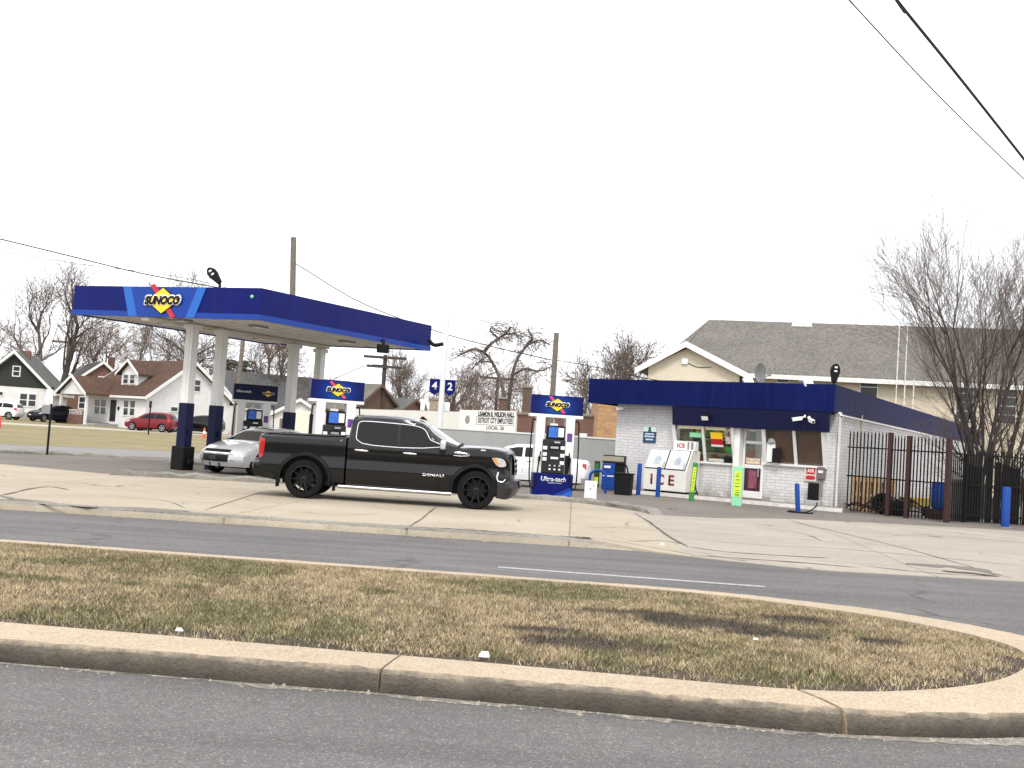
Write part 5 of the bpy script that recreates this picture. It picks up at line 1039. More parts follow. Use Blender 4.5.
# brown roofed white house with porch and dormer
p = at(145, 420, 98); z = zland(p.x, p.y); HY = radians(52); hw = 9.0; hd = 9.6
hs = gable_house('brown_roof_house', 'white house with a brown roof, small dormer and a brick porch', 'house', (p.x, p.y, z), HY, hw, hd, 3.1, 6.35, SIDEW, ROOFB,
    [('f', 2.9, 2.0, .7, .35, WHITE, False), ('f', 3.75, 2.0, .7, .35, WHITE, False), ('f', 5.2, 4.3, .6, 1.0), ('l', 2.0, 1.85, .7, 1.3), ('l', 3.0, 1.85, .7, 1.3), ('l', 6.6, 1.8, .8, 1.3), ('l', 7.6, 1.8, .8, 1.3)], .45)
b = MB(); b.box(-.04, -.005, 4.6, 5.5, .55, 2.5); b.build('door', DGREY, hs); b = MB(); b.box(-.08, -.02, 4.05, 4.3, 1.6, 1.9); b.build('mailbox', BLK, hs)
b = MB(); b.prism([(3.0, 3.7), (5.6, 3.7), (5.6, 5.1), (4.3, 6.1), (3.0, 5.1)], .95, 4.2, 'x'); dm = b.build('dormer', SIDEW, hs); b = MB()
for sg in (-1, 1): b.prism([(4.3, 6.12), (4.3 + sg * 1.75, 4.83), (4.3 + sg * 1.75, 4.98), (4.3, 6.28)], .6, 4.2, 'x')
b.build('dormer_roof', ROOFB, dm); b = MB()
for sg in (-1, 1): b.prism([(4.3, 6.08), (4.3 + sg * 1.8, 4.76), (4.3 + sg * 1.8, 5.0), (4.3, 6.32)], .52, .59, 'x')
b.build('dormer_trim', WHITE, dm)
for y in (3.75, 4.8):
    b = MB(); b.box(.86, .94, y - .42, y + .42, 4.05, 4.95); wv_ = b.build('window', WHITE, dm); b = MB(); b.box(.83, .858, y - .32, y + .32, 4.13, 4.47); b.box(.83, .858, y - .32, y + .32, 4.53, 4.87); b.build('pane', GLASSM, wv_)
pr = MB(); pr.prism([(5.3, 2.9), (9.7, 2.9), (7.5, 4.3)], -2.6, -2.55, 'x'); pr = pr.build('porch_gable', SIDEW, hs); b = MB()
for sg in (-1, 1): b.prism([(7.5, 4.35), (7.5 + sg * 2.5, 2.76), (7.5 + sg * 2.5, 2.9), (7.5, 4.51)], -2.9, 1.5, 'x')
b.build('porch_roof', ROOFB, pr); b = MB()
for sg in (-1, 1): b.prism([(7.5, 4.29), (7.5 + sg * 2.55, 2.66), (7.5 + sg * 2.55, 2.93), (7.5, 4.57)], -2.97, -2.91, 'x')
b.box(-2.6, -.01, 5.3, 9.7, 2.78, 2.9); b.build('porch_trim', WHITE, pr)
for y in (5.4, 9.6): b = MB(); b.box(-2.6, -2.4, y - .1, y + .1, .0, 2.78); b.build('porch_post', WHITE, hs)
b = MB(); b.box(-2.7, -2.4, 5.6, 9.75, -.3, .95); b.box(-2.4, -.01, 9.5, 9.75, -.3, .95); b.box(-2.4, -.01, 5.6, 9.49, -.3, .35); b.build('porch_wall', BRICKR, hs)
b = MB(); b.box(-2.4, -.02, 4.0, 5.55, -.3, .3); b.box(-3.0, -2.42, 4.0, 5.55, -.3, .12); b.build('porch_steps', STONE, hs)
b = MB()
for y in np.arange(5.9, 9.4, .22): b.box(-2.57, -2.53, y, y + .04, .95, 1.35)
b.box(-2.58, -2.52, 5.7, 9.6, 1.35, 1.4); b.build('porch_railing', WHITE, hs)
# lean-to with dark roof edge beside the gable and further house parts
p = at(203, 430, 106); z = zland(p.x, p.y); gable_house('brown_roof_annex', 'white building with a brown roof behind the second canopy column', 'house', (p.x - 2.2, p.y, z), radians(40), 5.6, 9, 2.9, 5.6, SIDEW, ROOFB, [('f', 2.2, 1.9, .75, .9)], .4)
p = at(62, 420, 121); z = zland(p.x, p.y); gable_house('brick_house', 'red brown brick house between the green gabled house and the white porch', 'house', (p.x, p.y, z), radians(30), 7.5, 10, 3.6, 6.6, BRICKR, ROOFD, [('f', 2.0, 2.0, .8, 1.2), ('f', 5, 2.0, .8, 1.2), ('f', 3.7, 4.6, .5, .7)], .35, chimney=(5.5, 5, .9))
p = at(233, 430, 128); z = zland(p.x, p.y); gable_house('dark_roof_house', 'house with a long dark roof behind the pump topper with small words', 'house', (p.x - 4, p.y, z), radians(-62), 9, 16, 2.8, 6.6, SIDEW, ROOFD, [('l', 3, 1.6, .8, 1.1), ('l', 8, 1.6, .8, 1.1)], .4)
p = at(272, 430, 112); z = .5; gable_house('white_garage', 'small white gabled garage behind the third canopy column', 'garage', (p.x, p.y, z), radians(8), 5.2, 7, 2.5, 4.0, SIDEW, ROOFGG, [], .35); b = MB()
g_ = bpy.data.objects['white_garage']; b.box(.7, 3.6, -.05, -.01, 0, 2.0); b.build('garage_door', mat('garage_brown', (.2, .15, .11), .7, var=.2), g_)
p = at(312, 430, 104); r = thing('stained_trailer', 'off white stained box trailer behind the pump with the emblem at left', 'trailer', (p.x - 2.6, p.y, .5), radians(4)); b = MB(); b.box(0, 6.2, 0, 2.4, .6, 2.75); b.build('box', STUCCO, r, bevel=.03); b = MB(); b.box(.1, 6.1, .1, 2.3, .35, .595); b.build('chassis', BLK, r)
for x in (1.2, 4.9):
    for y in (.15, 2.25): wheel_mesh(.42, .25, 5, STEEL, r, x, y, .6)
p = at(276, 430, 125); gable_house('grey_roof_house', 'house with a dark green grey roof behind the canopy between third and fourth column', 'house', (p.x, p.y, .6), radians(70), 9, 13, 2.8, 6.6, SIDEW, ROOFGG, [], .4)
p = at(352, 425, 116); gable_house('brick_gable_house', 'brick house with a grey roof behind the cab of the black pickup', 'house', (p.x, p.y, .6), radians(58), 8.2, 7, 3.4, 6.2, BRICKB, ROOFG, [('l', 2, 2, .8, 1)], .35, trim=BRICKB)
p = at(392, 425, 120); gable_house('brick_corner_house', 'low brick house with a grey green roof right of the pole with two crossarms', 'house', (p.x, p.y, .6), radians(62), 8, 7.5, 3.0, 5.0, BRICKR, ROOFGG, [], .35, trim=BRICKB)
p = at(368, 420, 150); gable_house('far_hipped_house', 'far pale roofed house left of the pole with two crossarms', 'house', (p.x, p.y, .6), radians(80), 9, 8, 4.4, 7.4, SIDEW, ROOFG, [], .4)
# union hall: long brick building, left part painted white, with a lettered board
p = at(352, 440, 90); q = at(601, 440, 64); L = (q - p).length; r = thing('union_hall', 'long low brown brick hall with a white lettered front behind the block wall', 'building', (p.x, p.y, .12), atan2(q.y - p.y, q.x - p.x))
b = MB(); b.box(0, L, 0, 14, 0, 3.3); b.build('wall', BRICKR, r)
def on_hall(u):        # distance along the hall's front seen at column u
    d = ray(u, 440); e = (q - p) / L; return (p.x * d.y - p.y * d.x) / (e.y * d.x - e.x * d.y)
fL = on_hall(516); fS = on_hall(459)
b = MB(); b.box(-.02, fL, -.06, -.002, 0, 3.36); b.build('white_front', mat('white_wall_paint', (.7, .69, .65), .7, var=.06, scale=.6), r); b = MB(); b.box(fL + .01, L + .05, -.1, 14.05, 3.302, 3.46); b.box(-.08, fL, .05, 14.05, 3.302, 3.4); b.build('parapet', mat('parapet_stone', (.24, .2, .17), .8, var=.2), r)
b = MB(); b.box(fS, fL - .02, -.12, -.062, 2.15, 3.5); sg = b.build('sign_board', LAMPW, r); sxm = fL - 1.95; KH = (fL - fS) / 4.1; r_hall = r
text('LEAMON R. WILSON HALL', .3, BLK, sg, (fS + .66 * (fL - fS), -.123, 3.24), width=.62 * (fL - fS), bold=.05); text('DETROIT CITY EMPLOYEES', .34, DGREY, sg, (fS + .65 * (fL - fS), -.123, 2.82), width=.6 * (fL - fS), bold=.03); text('LOCAL  26', .22, BLK, sg, (fS + .66 * (fL - fS), -.123, 2.36), width=.3 * (fL - fS), bold=.02)
b = MB(); g0_, g1_ = fS + .32 * (fL - fS), fS + .97 * (fL - fS); b.box(g0_, g1_, -.128, -.122, 3.08, 3.1); b.box(g0_, g1_, -.128, -.122, 2.54, 2.56); b.box(g0_, g0_ + .03, -.128, -.122, 2.56, 3.08); b.box(g1_ - .03, g1_, -.128, -.122, 2.56, 3.08); b.build('frame_lines', DGREY, sg); b = MB(); b.lathe([(.3, -.122), (.3, -.13)], (fS + .16 * (fL - fS), 0, 2.85), 14, 'y'); b.build('seal', mat('seal_grey', (.3, .28, .25), .6, var=.6, scale=8), sg)
pq = at(607, 440, 62); r = thing('patched_brick_block', 'small orange patched brick building squeezed between the hall and the shop', 'building', (pq.x - .6, pq.y, .12), 0); b = MB(); b.box(0, 4.5, 0, 5, 0, 4.2); b.build('wall', BRICKPT, r); b = MB(); b.box(-.1, 4.6, -.1, 5.1, 4.202, 4.3); b.build('coping', KERBOLD, r)
b = MB(); k_ = on_hall(582); b.box(k_ - .35, k_ + .45, -.03, -.002, 1.75, 2.3); b.build('notice', LAMPW, r_hall)
p0 = at(405, 450, 47); p1 = at(645, 460, 46.5); dv = p1 - p0; r = thing('block_wall', 'long light grey block wall behind the pumps', 'wall', (p0.x, p0.y, .12), atan2(dv.y, dv.x)); b = MB(); b.box(0, dv.length + 2, 0, .2, 0, 1.88); b.build('wall', LGREY, r); b = MB(); b.box(-.03, dv.length + 2.03, -.03, .23, 1.882, 1.95); b.build('coping', WHITE, r)
def chimney(label, u0, u1, vt, Y, m=BRICKB):
    a, c, t_ = at(u0, 430, Y), at(u1, 430, Y), at((u0 + u1) / 2, vt, Y); w = c.x - a.x; r = thing('chimney', label, 'chimney', ((a.x + c.x) / 2, Y, 0), 0); b = MB(); b.box(-w / 2, w / 2, -w / 2, w / 2, 3.6, t_.z); b.build('stack', m, r); b = MB(); b.box(-w / 2 - .08, w / 2 + .08, -w / 2 - .08, w / 2 + .08, t_.z, t_.z + .15); b.build('cap', KERBOLD, r)
chimney('taller brown brick chimney just left of the front pump topper', 520.5, 529.5, 388, 84); chimney('shorter brown brick chimney at the foot of the forked bare tree', 497, 504.5, 399, 84); chimney('pale brick chimney on the hall roof left of the white number pole', 428, 437, 400, 84, mat('pale_brick_plain', (.3, .25, .19), .9, var=.2))
def billboard(label, u0, u1, v0, v1, Y, dark):
    a, c = at(u0, v1, Y), at(u1, v0, Y); r = thing('billboard', label, 'billboard', (a.x, Y, 0), 0); w = c.x - a.x; b = MB(); b.box(0, w, 0, .12, a.z, c.z); o = b.build('panel', LAMPW, r); b = MB(); b.prism([(w * .35, a.z + .1), (w * .9, a.z + .15), (w * .7, c.z - .7), (w * .5, c.z - .25), (w * .42, a.z + .8)], -.02, -.002); b.build('picture', dark, o); b = MB(); b.box(w * .45, w * .55, .13, .3, 3.0, a.z + .6); b.build('support', GREY, r)
billboard('small white billboard with a dark picture above the pickup cab', 420, 432, 402, 413, 88, mat('print_dark', (.1, .11, .14), .6, var=.5)); billboard('small white billboard with a pale picture just right of the number pole', 439.5, 450, 402.5, 412.5, 88, mat('print_pale', (.5, .55, .6), .6, var=.4))
# two storey tan building behind the shop
Y0 = 76; r = thing('apartment_building', 'tan brick two storey building with a long grey roof behind the shop', 'building', (0, 0, 0), 0)
a = at(745, 376, Y0); zE = a.z; x0 = at(634, 376, Y0).x; zR = at(705, 320, Y0 + 7).z; x1 = 60; xg = at(742, 376, Y0).x
b = MB(); b.box(xg - .3, x1, Y0, Y0 + 14, 0, zE - .1); b.box(x0 + .9, xg - .302, Y0 + 3, Y0 + 14, 0, zE - .1); b.build('wall', TAN, r)
gpk = at(685, 345, Y0 - 1.0); gl_ = at(636, 365, Y0 - 1.0); gr_ = at(741, 374, Y0 - 1.0); gz = min(gl_.z, gr_.z) - .1
b = MB(); b.prism([(gl_.x + .7, 0), (gr_.x - .3, 0), (gr_.x - .3, gz + .3), (gpk.x, gpk.z - .2), (gl_.x + .7, gz + .3)], Y0 - .9, Y0 + 3); b.build('gable_wall', STUCCO if False else mat('tan_stucco', (.64, .58, .45), .85, var=.08, scale=2, bump=.3), r)
xr0 = at(703, 320, Y0 + 7).x - 1.9
b = MB(); th = .25
def slab(b, P, t_=.22):
    lo = [b.v(Vector(p)) for p in P]; hi = [b.v(Vector(p) + Vector((0, 0, t_))) for p in P]; b.f(lo[::-1]); b.f(hi)
    for i in range(len(P)): b.f([lo[i], lo[(i + 1) % len(P)], hi[(i + 1) % len(P)], hi[i]])
xb = at(634, 364, Y0 - .5).x
slab(b, [(xb + 2.0, Y0 - .5, zE - .05), (x1, Y0 - .5, zE - .05), (x1, Y0 + 7, zR - .2), (xr0, Y0 + 7, zR - .2)]); slab(b, [(xr0, Y0 + 7.01, zR - .2), (x1, Y0 + 7.01, zR - .2), (x1, Y0 + 14.5, zE), (xb, Y0 + 14.5, zE)]); slab(b, [(xb, Y0 + 3, zE - .05), (xb + 1.9, Y0 - .4, zE - .05), (xr0 - .02, Y0 + 7, zR - .2), (xb, Y0 + 14.4, zE)])
slab(b, [(gl_.x - .1, Y0 - 1.4, gz - .05), (gpk.x, Y0 - 1.4, gpk.z), (gpk.x, Y0 + 5, gpk.z), (gl_.x - .1, Y0 + 5, gz - .05)], .18); slab(b, [(gpk.x + .001, Y0 - 1.4, gpk.z), (gr_.x + .2, Y0 - 1.4, gz - .05), (gr_.x + .2, Y0 + 5, gz - .05), (gpk.x + .001, Y0 + 5, gpk.z)], .18)
rf = b.build('roof', ROOFG, r)
b = MB(); b.box(gr_.x, x1 + .1, Y0 - .75, Y0 - .5, zE - .22, zE + .08)
def rake(b, p, q, y, w=.3): b.prism([(p[0], p[1] - w), (q[0], q[1] - w), (q[0], q[1] + .12), (p[0], p[1] + .12)], y - .07, y)
rake(b, (gl_.x - .15, gz - .02), (gpk.x, gpk.z + .14), Y0 - 1.41); rake(b, (gpk.x, gpk.z + .14), (gr_.x + .3, gz - .02), Y0 - 1.41); b.build('trim', OFFWHITE, r)
b = MB(); p = at(795, 324, Y0 + 6.3); p.x -= 1.9; b.prism([(p.x - .75, p.z - .5), (p.x + .75, p.z - .5), (p.x + .65, p.z + .12), (p.x - .65, p.z + .12)], Y0 + 6.4, Y0 + 6.9); b.build('roof_vent', WHITE, rf)
b = MB(); p = at(683, 361, Y0 - .95); b.box(p.x - .2, p.x + .2, Y0 - 1.05, Y0 - .905, p.z - .18, p.z + .18); o = b.build('gable_lamp', LAMPW, r); b = MB(); b.tube(catmull([(p.x + .2, Y0 - .94, p.z - .1), (p.x + .9, Y0 - .94, p.z - .35), (p.x + 1.8, Y0 - .94, p.z - .3)], 5), .02, 5); b.build('cable', BLK, o)
for (u0, u1, v0, v1) in ((774, 785, 379, 388), (857, 873, 378, 400), (948, 963, 388, 421), (985, 1002, 392, 425), (1030, 1046, 392, 425)):
    u0 -= (u0 - 690) * .055; u1 -= (u1 - 690) * .055
    a, c = at(u0, v0, Y0 - .02), at(u1, v0, Y0 - .02); zb = at(u0, v1, Y0).z; b = MB(); b.box(a.x - .06, c.x + .06, Y0 - .06, Y0 - .002, zb - .08, a.z + .06); o = b.build('window', OFFWHITE, r); n_ = 4 if v1 - v0 > 25 else 2; b = MB()
    for k in range(n_): zz = zb + (a.z - zb) * k / n_; b.box(a.x, c.x, Y0 - .075, Y0 - .061, zz + .03, zz + (a.z - zb) / n_ - .03)
    b.build('pane', GLASSM, o)
for i, (u, v0, v1) in enumerate(((895.5, 330, 385), (903.5, 331, 383), (911, 383, 402))):
    u -= (u - 690) * .055
    a, c = at(u, v0, Y0 - 1.0), at(u, v1, Y0 - 1.0); b = MB(); b.tube([(c.x, Y0 - .85, 0), (c.x, Y0 - .85, a.z)], .035, 6); b.build('vent_pipe', OFFWHITE, r)

_pv = Vector((at(690, 376, Y0).x, Y0, 0)); _th = radians(-16); r.rotation_euler.z = _th; r.location = _pv - Matrix.Rotation(_th, 3, 'Z') @ _pv + Vector((.4, 0, 0))
# ================================================================== POLES, WIRES, SIGNS
def pole(name, label, u, vt, Y, rad, cat='pole', m=WOODP, lean=0, arms=(), base=.1):
    t_ = at(u, vt, Y); r = thing(name, label, cat, (t_.x - (t_.z - base) * sin(lean), Y, base)); h_ = t_.z - base; r.rotation_euler = (0, lean, 0); b = MB(); b.tube([(0, 0, -.2), (0, 0, h_ * .5), (0, 0, h_)], [rad * 1.25, rad * 1.1, rad], 9); b.build('post', m, r, smooth=50)
    for (dz, w) in arms:
        b = MB(); b.box(-w / 2, w / 2, -rad - .15, -rad, h_ - dz - .14, h_ - dz + .14)
        b.build('crossarm', m, r)
        for x in (-.45, -.3, .3, .45): b = MB(); b.lathe([(.05, 0), (.07, .06), (.04, .14), (.02, .18)], (x * w, -rad - .06, h_ - dz + .07), 8); b.build('insulator', GREY, r)
    return r
pole('utility_pole', 'grey wooden pole rising behind the canopy roof', 293.5, 237, 62, .16, lean=radians(-3.4)); pole('utility_pole', 'grey wooden pole standing behind the front pump', 556.5, 333, 58, .14); pole('utility_pole', 'distant dark pole with two crossarms behind the pickup cab', 385.5, 355, 120, .22, m=BARKD, arms=((.3, 4.6), (1.3, 3.8))); pole('utility_pole', 'faint far pole with one crossarm left of the forked bare tree', 498, 377, 150, .2, m=BARKD, arms=((.2, 5),))
pole('utility_pole', 'thin wooden pole leaning behind the pump topper with small words', 243, 340, 68, .13, lean=radians(1.5)); pole('utility_pole', 'thin wooden pole in the trees behind the green gabled house', 69, 340, 140, .2, arms=((.3, 4),))
np_ = pole('number_pole', 'white steel pole with blue number flags four and two', 447.5, 312, 52, .12, m=WHITE)
for s_, ch in ((-1, '4'), (1, '2')):
    zc = at(443, 388, 52).z - .1; b = MB(); x = s_ * .36; b.prism([(x - .24, zc + .4), (x + .24, zc + .4), (x + .24, zc - .18 - .12 * (s_ > 0) * 0), (x + s_ * .0, zc - .36), (x - .24, zc - .2)], -.05, .05); o = b.build('number_flag', NAVY, np_, bevel=.01); text(ch, .34, WHITE, o, (x, -.053, zc + .06), bold=.03)
p = G(47, 455); r = thing('street_sign', 'thin dark post with pale sign plates on the kerb at left', 'sign', (p.x, p.y, .13)); hh = at(50, 401, p.y).z - .13; b = MB(); b.tube([(0, 0, 0), (0, 0, hh + .5)], .04, 7); b.build('post', BLKM, r); b = MB(); b.box(-.2, .06, -.06, -.045, hh - .1, hh + .4); b.build('plate', LAMPW, r, bevel=.004); b = MB(); b.box(-.28, .0, -.055, -.045, hh - .45, hh - .15); b.build('lower_plate', GREY, r)
p = at(148, 438, 82); r = thing('verge_post', 'thin dark post on the verge in front of the red suv', 'post', (p.x, p.y, zland(p.x, p.y))); b = MB(); b.tube([(0, 0, -.1), (0, 0, 2.5)], .05, 6); b.build('post', BLKM, r); b = MB(); b.box(-.1, .1, -.06, -.05, 2.0, 2.5); b.build('plate', DGREY, r)
def wire(label, pts, rad, n=10, ext=0):
    P = [at(*p) for p in pts]
    if ext: P = [P[0] + (P[0] - P[1]).normalized() * ext] + P + [P[-1] + (P[-1] - P[-2]).normalized() * ext]
    b = MB(); b.tube(catmull(P, n), rad, 5); tag(b.build('overhead_wire', WIRE, smooth=60), label, 'wire', 'overhead wires')
wire('thick overhead cable across the top right corner', [(880, -25, 16), (897, 0, 16.6), (960, 78, 18.5), (1024, 159, 20.5), (1060, 205, 21.5)], .026, ext=14); wire('thin overhead wire below the thick cable in the top right corner', [(820, -30, 16), (849, 0, 16.8), (935, 92, 19), (1024, 179, 21.5), (1060, 210, 22.5)], .011, ext=14)
wire('upper of two wires sagging behind the canopy from the left edge', [(-30, 232, 50), (0, 239, 51), (70, 256, 53), (140, 273, 55.5), (215, 287, 58), (292, 300, 61.9)], .03); wire('lower fainter wire sagging behind the canopy from the left edge', [(-30, 246, 50), (0, 251, 51), (80, 264, 54), (190, 279, 58), (292, 306, 62.0)], .014)
wire('wire running from the canopy pole down to the pole behind the front pump', [(293, 262, 62), (360, 302, 61.5), (433, 330, 61), (490, 346, 60), (556, 361, 58.1)], .028); wire('wire running on from the pole behind the front pump towards the shop roof', [(556, 360, 58), (590, 366, 56), (640, 377, 53), (690, 386, 50)], .02)
wire('short service wire from the far crossarm pole to the left', [(385, 365, 119.5), (365, 366, 112), (330, 381, 104)], .04)
# cones, litter
def cone(label, u, v, Y):
    p = at(u, v, Y); r = thing('traffic_cone', label, 'cone', (p.x, p.y, zland(p.x, p.y) + .02), 0, 'traffic cones by the houses'); b = MB(); b.box(-.2, .2, -.2, .2, 0, .04); b.lathe([(.16, .03), (.12, .28), (.085, .48), (.04, .75)], n=12); b.build('cone', ORANGE, r); b = MB(); b.lathe([(.126, .281), (.091, .479)], n=12); b.build('white_band', LAMPW, r)
cone('orange cone right of the second canopy column', 231, 437, 84); cone('orange cone just left of the second canopy column', 204, 437, 86); 
p = at(-8, 434, 72); r = thing('road_barrier', 'low orange red barrier on the verge at the left edge', 'barrier', (p.x - 1.2, p.y, zland(p.x, p.y)), radians(6)); b = MB(); b.prism([(-.3, 0), (.3, 0), (.12, .75), (-.12, .75)], -1.2, 1.6, 'x'); b.build('barrier', mat('barrier_red', srgb(232, 90, 70), .6), r, bevel=.03)
def litter(label, u, v, s, z=.16):
    p = G(u, v, z); b = MB(); rr = random.Random(u); n = 7; V0 = [(s * rr.uniform(.6, 1) * cos(2 * pi * k / n), s * .6 * rr.uniform(.6, 1) * sin(2 * pi * k / n)) for k in range(n)]
    lo = [b.v((x, y, 0)) for x, y in V0]; hi = [b.v((x * .7 + rr.uniform(-.01, .01), y * .7, s * rr.uniform(.35, .8))) for x, y in V0]; b.f(lo); b.f(hi)
    for k in range(n): b.f([lo[k], lo[(k + 1) % n], hi[(k + 1) % n], hi[k]])
    o = b.build('litter', LAMPW, loc=p, bevel=.003); tag(o, label, 'litter')
litter('crumpled white litter in the soil at the median edge, left part', 179, 631, .036, .15); litter('flat white litter on the median edge near the kerb joint', 484, 657, .05, .15); litter('tiny white scrap lying on the turf in the median middle', 756, 640, .028, .17); litter('small pale stone on the lot kerb', 662, 545, .05, .12)

# ================================================================== TREES
def bare_tree(seed, h, trunk_r, lv=4, spread=1.0, first=.28, n0=7, stems=1, up=.25, rmin=.012, wig=.16, droop=0, sub=(6, 6, 5, 4), lean0=(.08, .5), bias=None):
    """a bare tree as two meshes (trunk with limbs, twigs) standing at the origin"""
    rr = random.Random(seed); limbs = []; twigs = []
    def grow(p, d, L, r, level):
        k = max(3, int(5 - level * .6) + 1); pts = [p]; rs = [r]; dd = d.copy()
        for i in range(k):
            dd = (dd + Vector((rr.gauss(0, wig), rr.gauss(0, wig), rr.gauss(0, wig) + (up if level < 3 else -droop) * .25))).normalized(); p = p + dd * (L / k); pts.append(p); rs.append(max(rmin * .7, r * (1 - .68 * (i + 1) / k)))
        (limbs if level <= 1 else twigs).append((pts, rs))
        if level >= lv: return
        m = sub[min(level, len(sub) - 1)] if level else n0
        for j in range(m):
            t_ = (first if level == 0 else .22) + (1 - (first if level == 0 else .22)) * (j + rr.random()) / m; f = min(t_ * k, k - 1e-3); i = int(f); q = pts[i].lerp(pts[i + 1], f - i); base = (pts[i + 1] - pts[i]).normalized()
            ax = base.orthogonal().normalized(); ax = Matrix.Rotation(rr.uniform(0, 2 * pi), 3, base) @ ax; a = rr.uniform(.45, 1.0) * spread * (1.0 if level else 1.05)
            nd = (Matrix.Rotation(a, 3, ax) @ base).normalized(); nl = L * (rr.uniform(.45, .75) if level else rr.uniform(.4, .7) * (1.15 - .5 * t_)); nr = max(rmin, rs[i] * rr.uniform(.38, .56))
            grow(q, nd, nl, nr, level + 1)
        if level: grow(pts[-1], dd, L * .55, rs[-1], level + 1)
        else:
            for _ in range(3): grow(pts[-1], (dd + Vector((rr.gauss(0, .4), rr.gauss(0, .4), .1))).normalized(), L * .38, rs[-1], 1)
    for s_ in range(stems):
        a = 2 * pi * s_ / stems + rr.random(); lean = 0 if stems == 1 else rr.uniform(*lean0)
        d = Vector((cos(a) * lean, sin(a) * lean, 1)).normalized() if bias is None else Vector((bias[0] + (bias[1] - bias[0]) * (s_ + .5) / stems, rr.uniform(-.25, .25), 1)).normalized(); grow(Vector((cos(a) * .12 * (stems > 1), sin(a) * .12 * (stems > 1), -.1)), d, h * (.62 if stems == 1 else rr.uniform(.5, .66)), trunk_r * (1 if stems == 1 else rr.uniform(.5, 1)), 0)
    def mesh(name, ls, m):
        V, Fc = [], []
        for pts, rs in ls:
            n = 7 if rs[0] > .06 else (4 if rs[0] > .025 else 3); base = len(V); up_ = Vector((.3, .5, .8)).normalized()
            for i, p in enumerate(pts):
                d = (pts[min(i + 1, len(pts) - 1)] - pts[max(i - 1, 0)]).normalized(); a = d.cross(up_)
                a = (a if a.length > 1e-4 else d.orthogonal()).normalized(); c = a.cross(d)
                for k in range(n): V.append(p + (a * cos(2 * pi * k / n) + c * sin(2 * pi * k / n)) * rs[i])
            for i in range(len(pts) - 1):
                for k in range(n): Fc.append((base + i * n + k, base + i * n + (k + 1) % n, base + (i + 1) * n + (k + 1) % n, base + (i + 1) * n + k))
        me = bpy.data.meshes.new(name); me.from_pydata([tuple(v) for v in V], [], Fc); me.polygons.foreach_set('use_smooth', [True] * len(Fc)); me.materials.append(m); return me
    return limbs, twigs, mesh
def make_tree(label, x, y, z, seed, h, tr, bark=BARK, twig=TWIG, name='bare_tree', group=None, yaw=0, **k):
    limbs, twigs, mesh = bare_tree(seed, h, tr, **k); r = thing(name, label, 'tree', (x, y, z), yaw, group)
    for nm, ls, m in (('trunk', limbs, bark), ('crown', twigs, twig)):
        o = bpy.data.objects.new(nm, mesh(nm, ls, m)); COL.objects.link(o); o.parent = r
    return r
def tree_at(label, u, vt, Y, seed, tr, base=None, **k):
    p = at(u, 420, Y); t_ = at(u, vt, Y); z = zland(p.x, p.y) if base is None else base
    return make_tree(label, p.x, Y, z, seed, (t_.z - z), tr, **k)
tree_at('big many stemmed bare tree behind the iron fence at the right', 988, 210, 36.2, 27, .11, base=.1, stems=9, lv=4, n0=7, first=.22, spread=.62, up=.26, wig=.09, sub=(5, 4, 4, 3), rmin=.0042, bark=BARKD, bias=(-.46, .42))
p = at(1012, 450, 37.5); make_tree('lower bushy bare tree leaning over the black boards at the right edge', p.x, 37.5, .1, 5, 5.2, .1, bark=BARK, stems=5, lv=3, n0=7, first=.15, spread=.9, up=.3, sub=(5, 6, 4), rmin=.005)
tree_at('tall bare tree with spreading crown at the left edge behind the green gabled house', 30, 258, 128, 33, .45, lv=4, n0=8, first=.32, spread=.8, sub=(5, 5, 4, 3), rmin=.02)
tree_at('tall forked bare tree just left of the canopy', 58, 262, 122, 8, .5, lv=4, n0=8, first=.3, spread=.75, sub=(5, 5, 4, 3), rmin=.02, bark=BARKD)
tree_at('short brushy bare tree cut by the left edge', 2, 312, 135, 14, .3, lv=4, n0=7, sub=(5, 5, 4, 3), rmin=.022, twig=TWIGR)
tree_at('tall bare tree seen over the middle of the canopy roof', 208, 266, 130, 41, .45, lv=4, n0=8, first=.35, spread=.75, sub=(5, 5, 4, 3), rmin=.02)
tree_at('bare tree with thick boughs above the brown roofed house', 150, 300, 128, 52, .5, lv=4, n0=8, first=.25, spread=.9, sub=(5, 5, 4, 3), rmin=.02, bark=BARKD)
tree_at('bare tree behind the ridge of the brown roofed house, left of the thick boughed one', 108, 318, 140, 61, .35, lv=4, n0=7, sub=(5, 5, 4, 3), rmin=.022, twig=TWIGR)
tree_at('bare tree showing between the second and third canopy columns', 258, 318, 135, 70, .4, lv=4, n0=8, sub=(5, 5, 4, 3), rmin=.022)
tree_at('wide bare tree behind the fourth canopy column', 292, 330, 128, 77, .4, lv=4, n0=7, sub=(5, 5, 4, 3), rmin=.022, twig=TWIGR)
tree_at('rounded bare tree right of the pole with two crossarms', 414, 352, 150, 80, .35, lv=4, n0=8, first=.2, spread=.7, sub=(5, 5, 4, 3), rmin=.022, base=.5)
tree_at('bare tree behind the right number flag', 456, 366, 150, 81, .3, lv=4, n0=7, sub=(5, 5, 4, 3), rmin=.022, twig=TWIGR, base=.5)
tree_at('wide bare tree left of the shop roof', 600, 325, 112, 90, .4, lv=4, n0=9, first=.22, spread=.85, sub=(6, 6, 5, 3), rmin=.025, base=.3)
tree_at('bare tree with fine twigs just behind the pole at the front pump', 572, 352, 125, 91, .3, lv=4, n0=7, sub=(5, 5, 4, 3), rmin=.027, base=.3)
tree_at('small bare tree behind the taller brick chimney', 528, 366, 130, 95, .3, lv=4, n0=7, sub=(5, 5, 4, 3), rmin=.02, base=.3, twig=TWIGR)
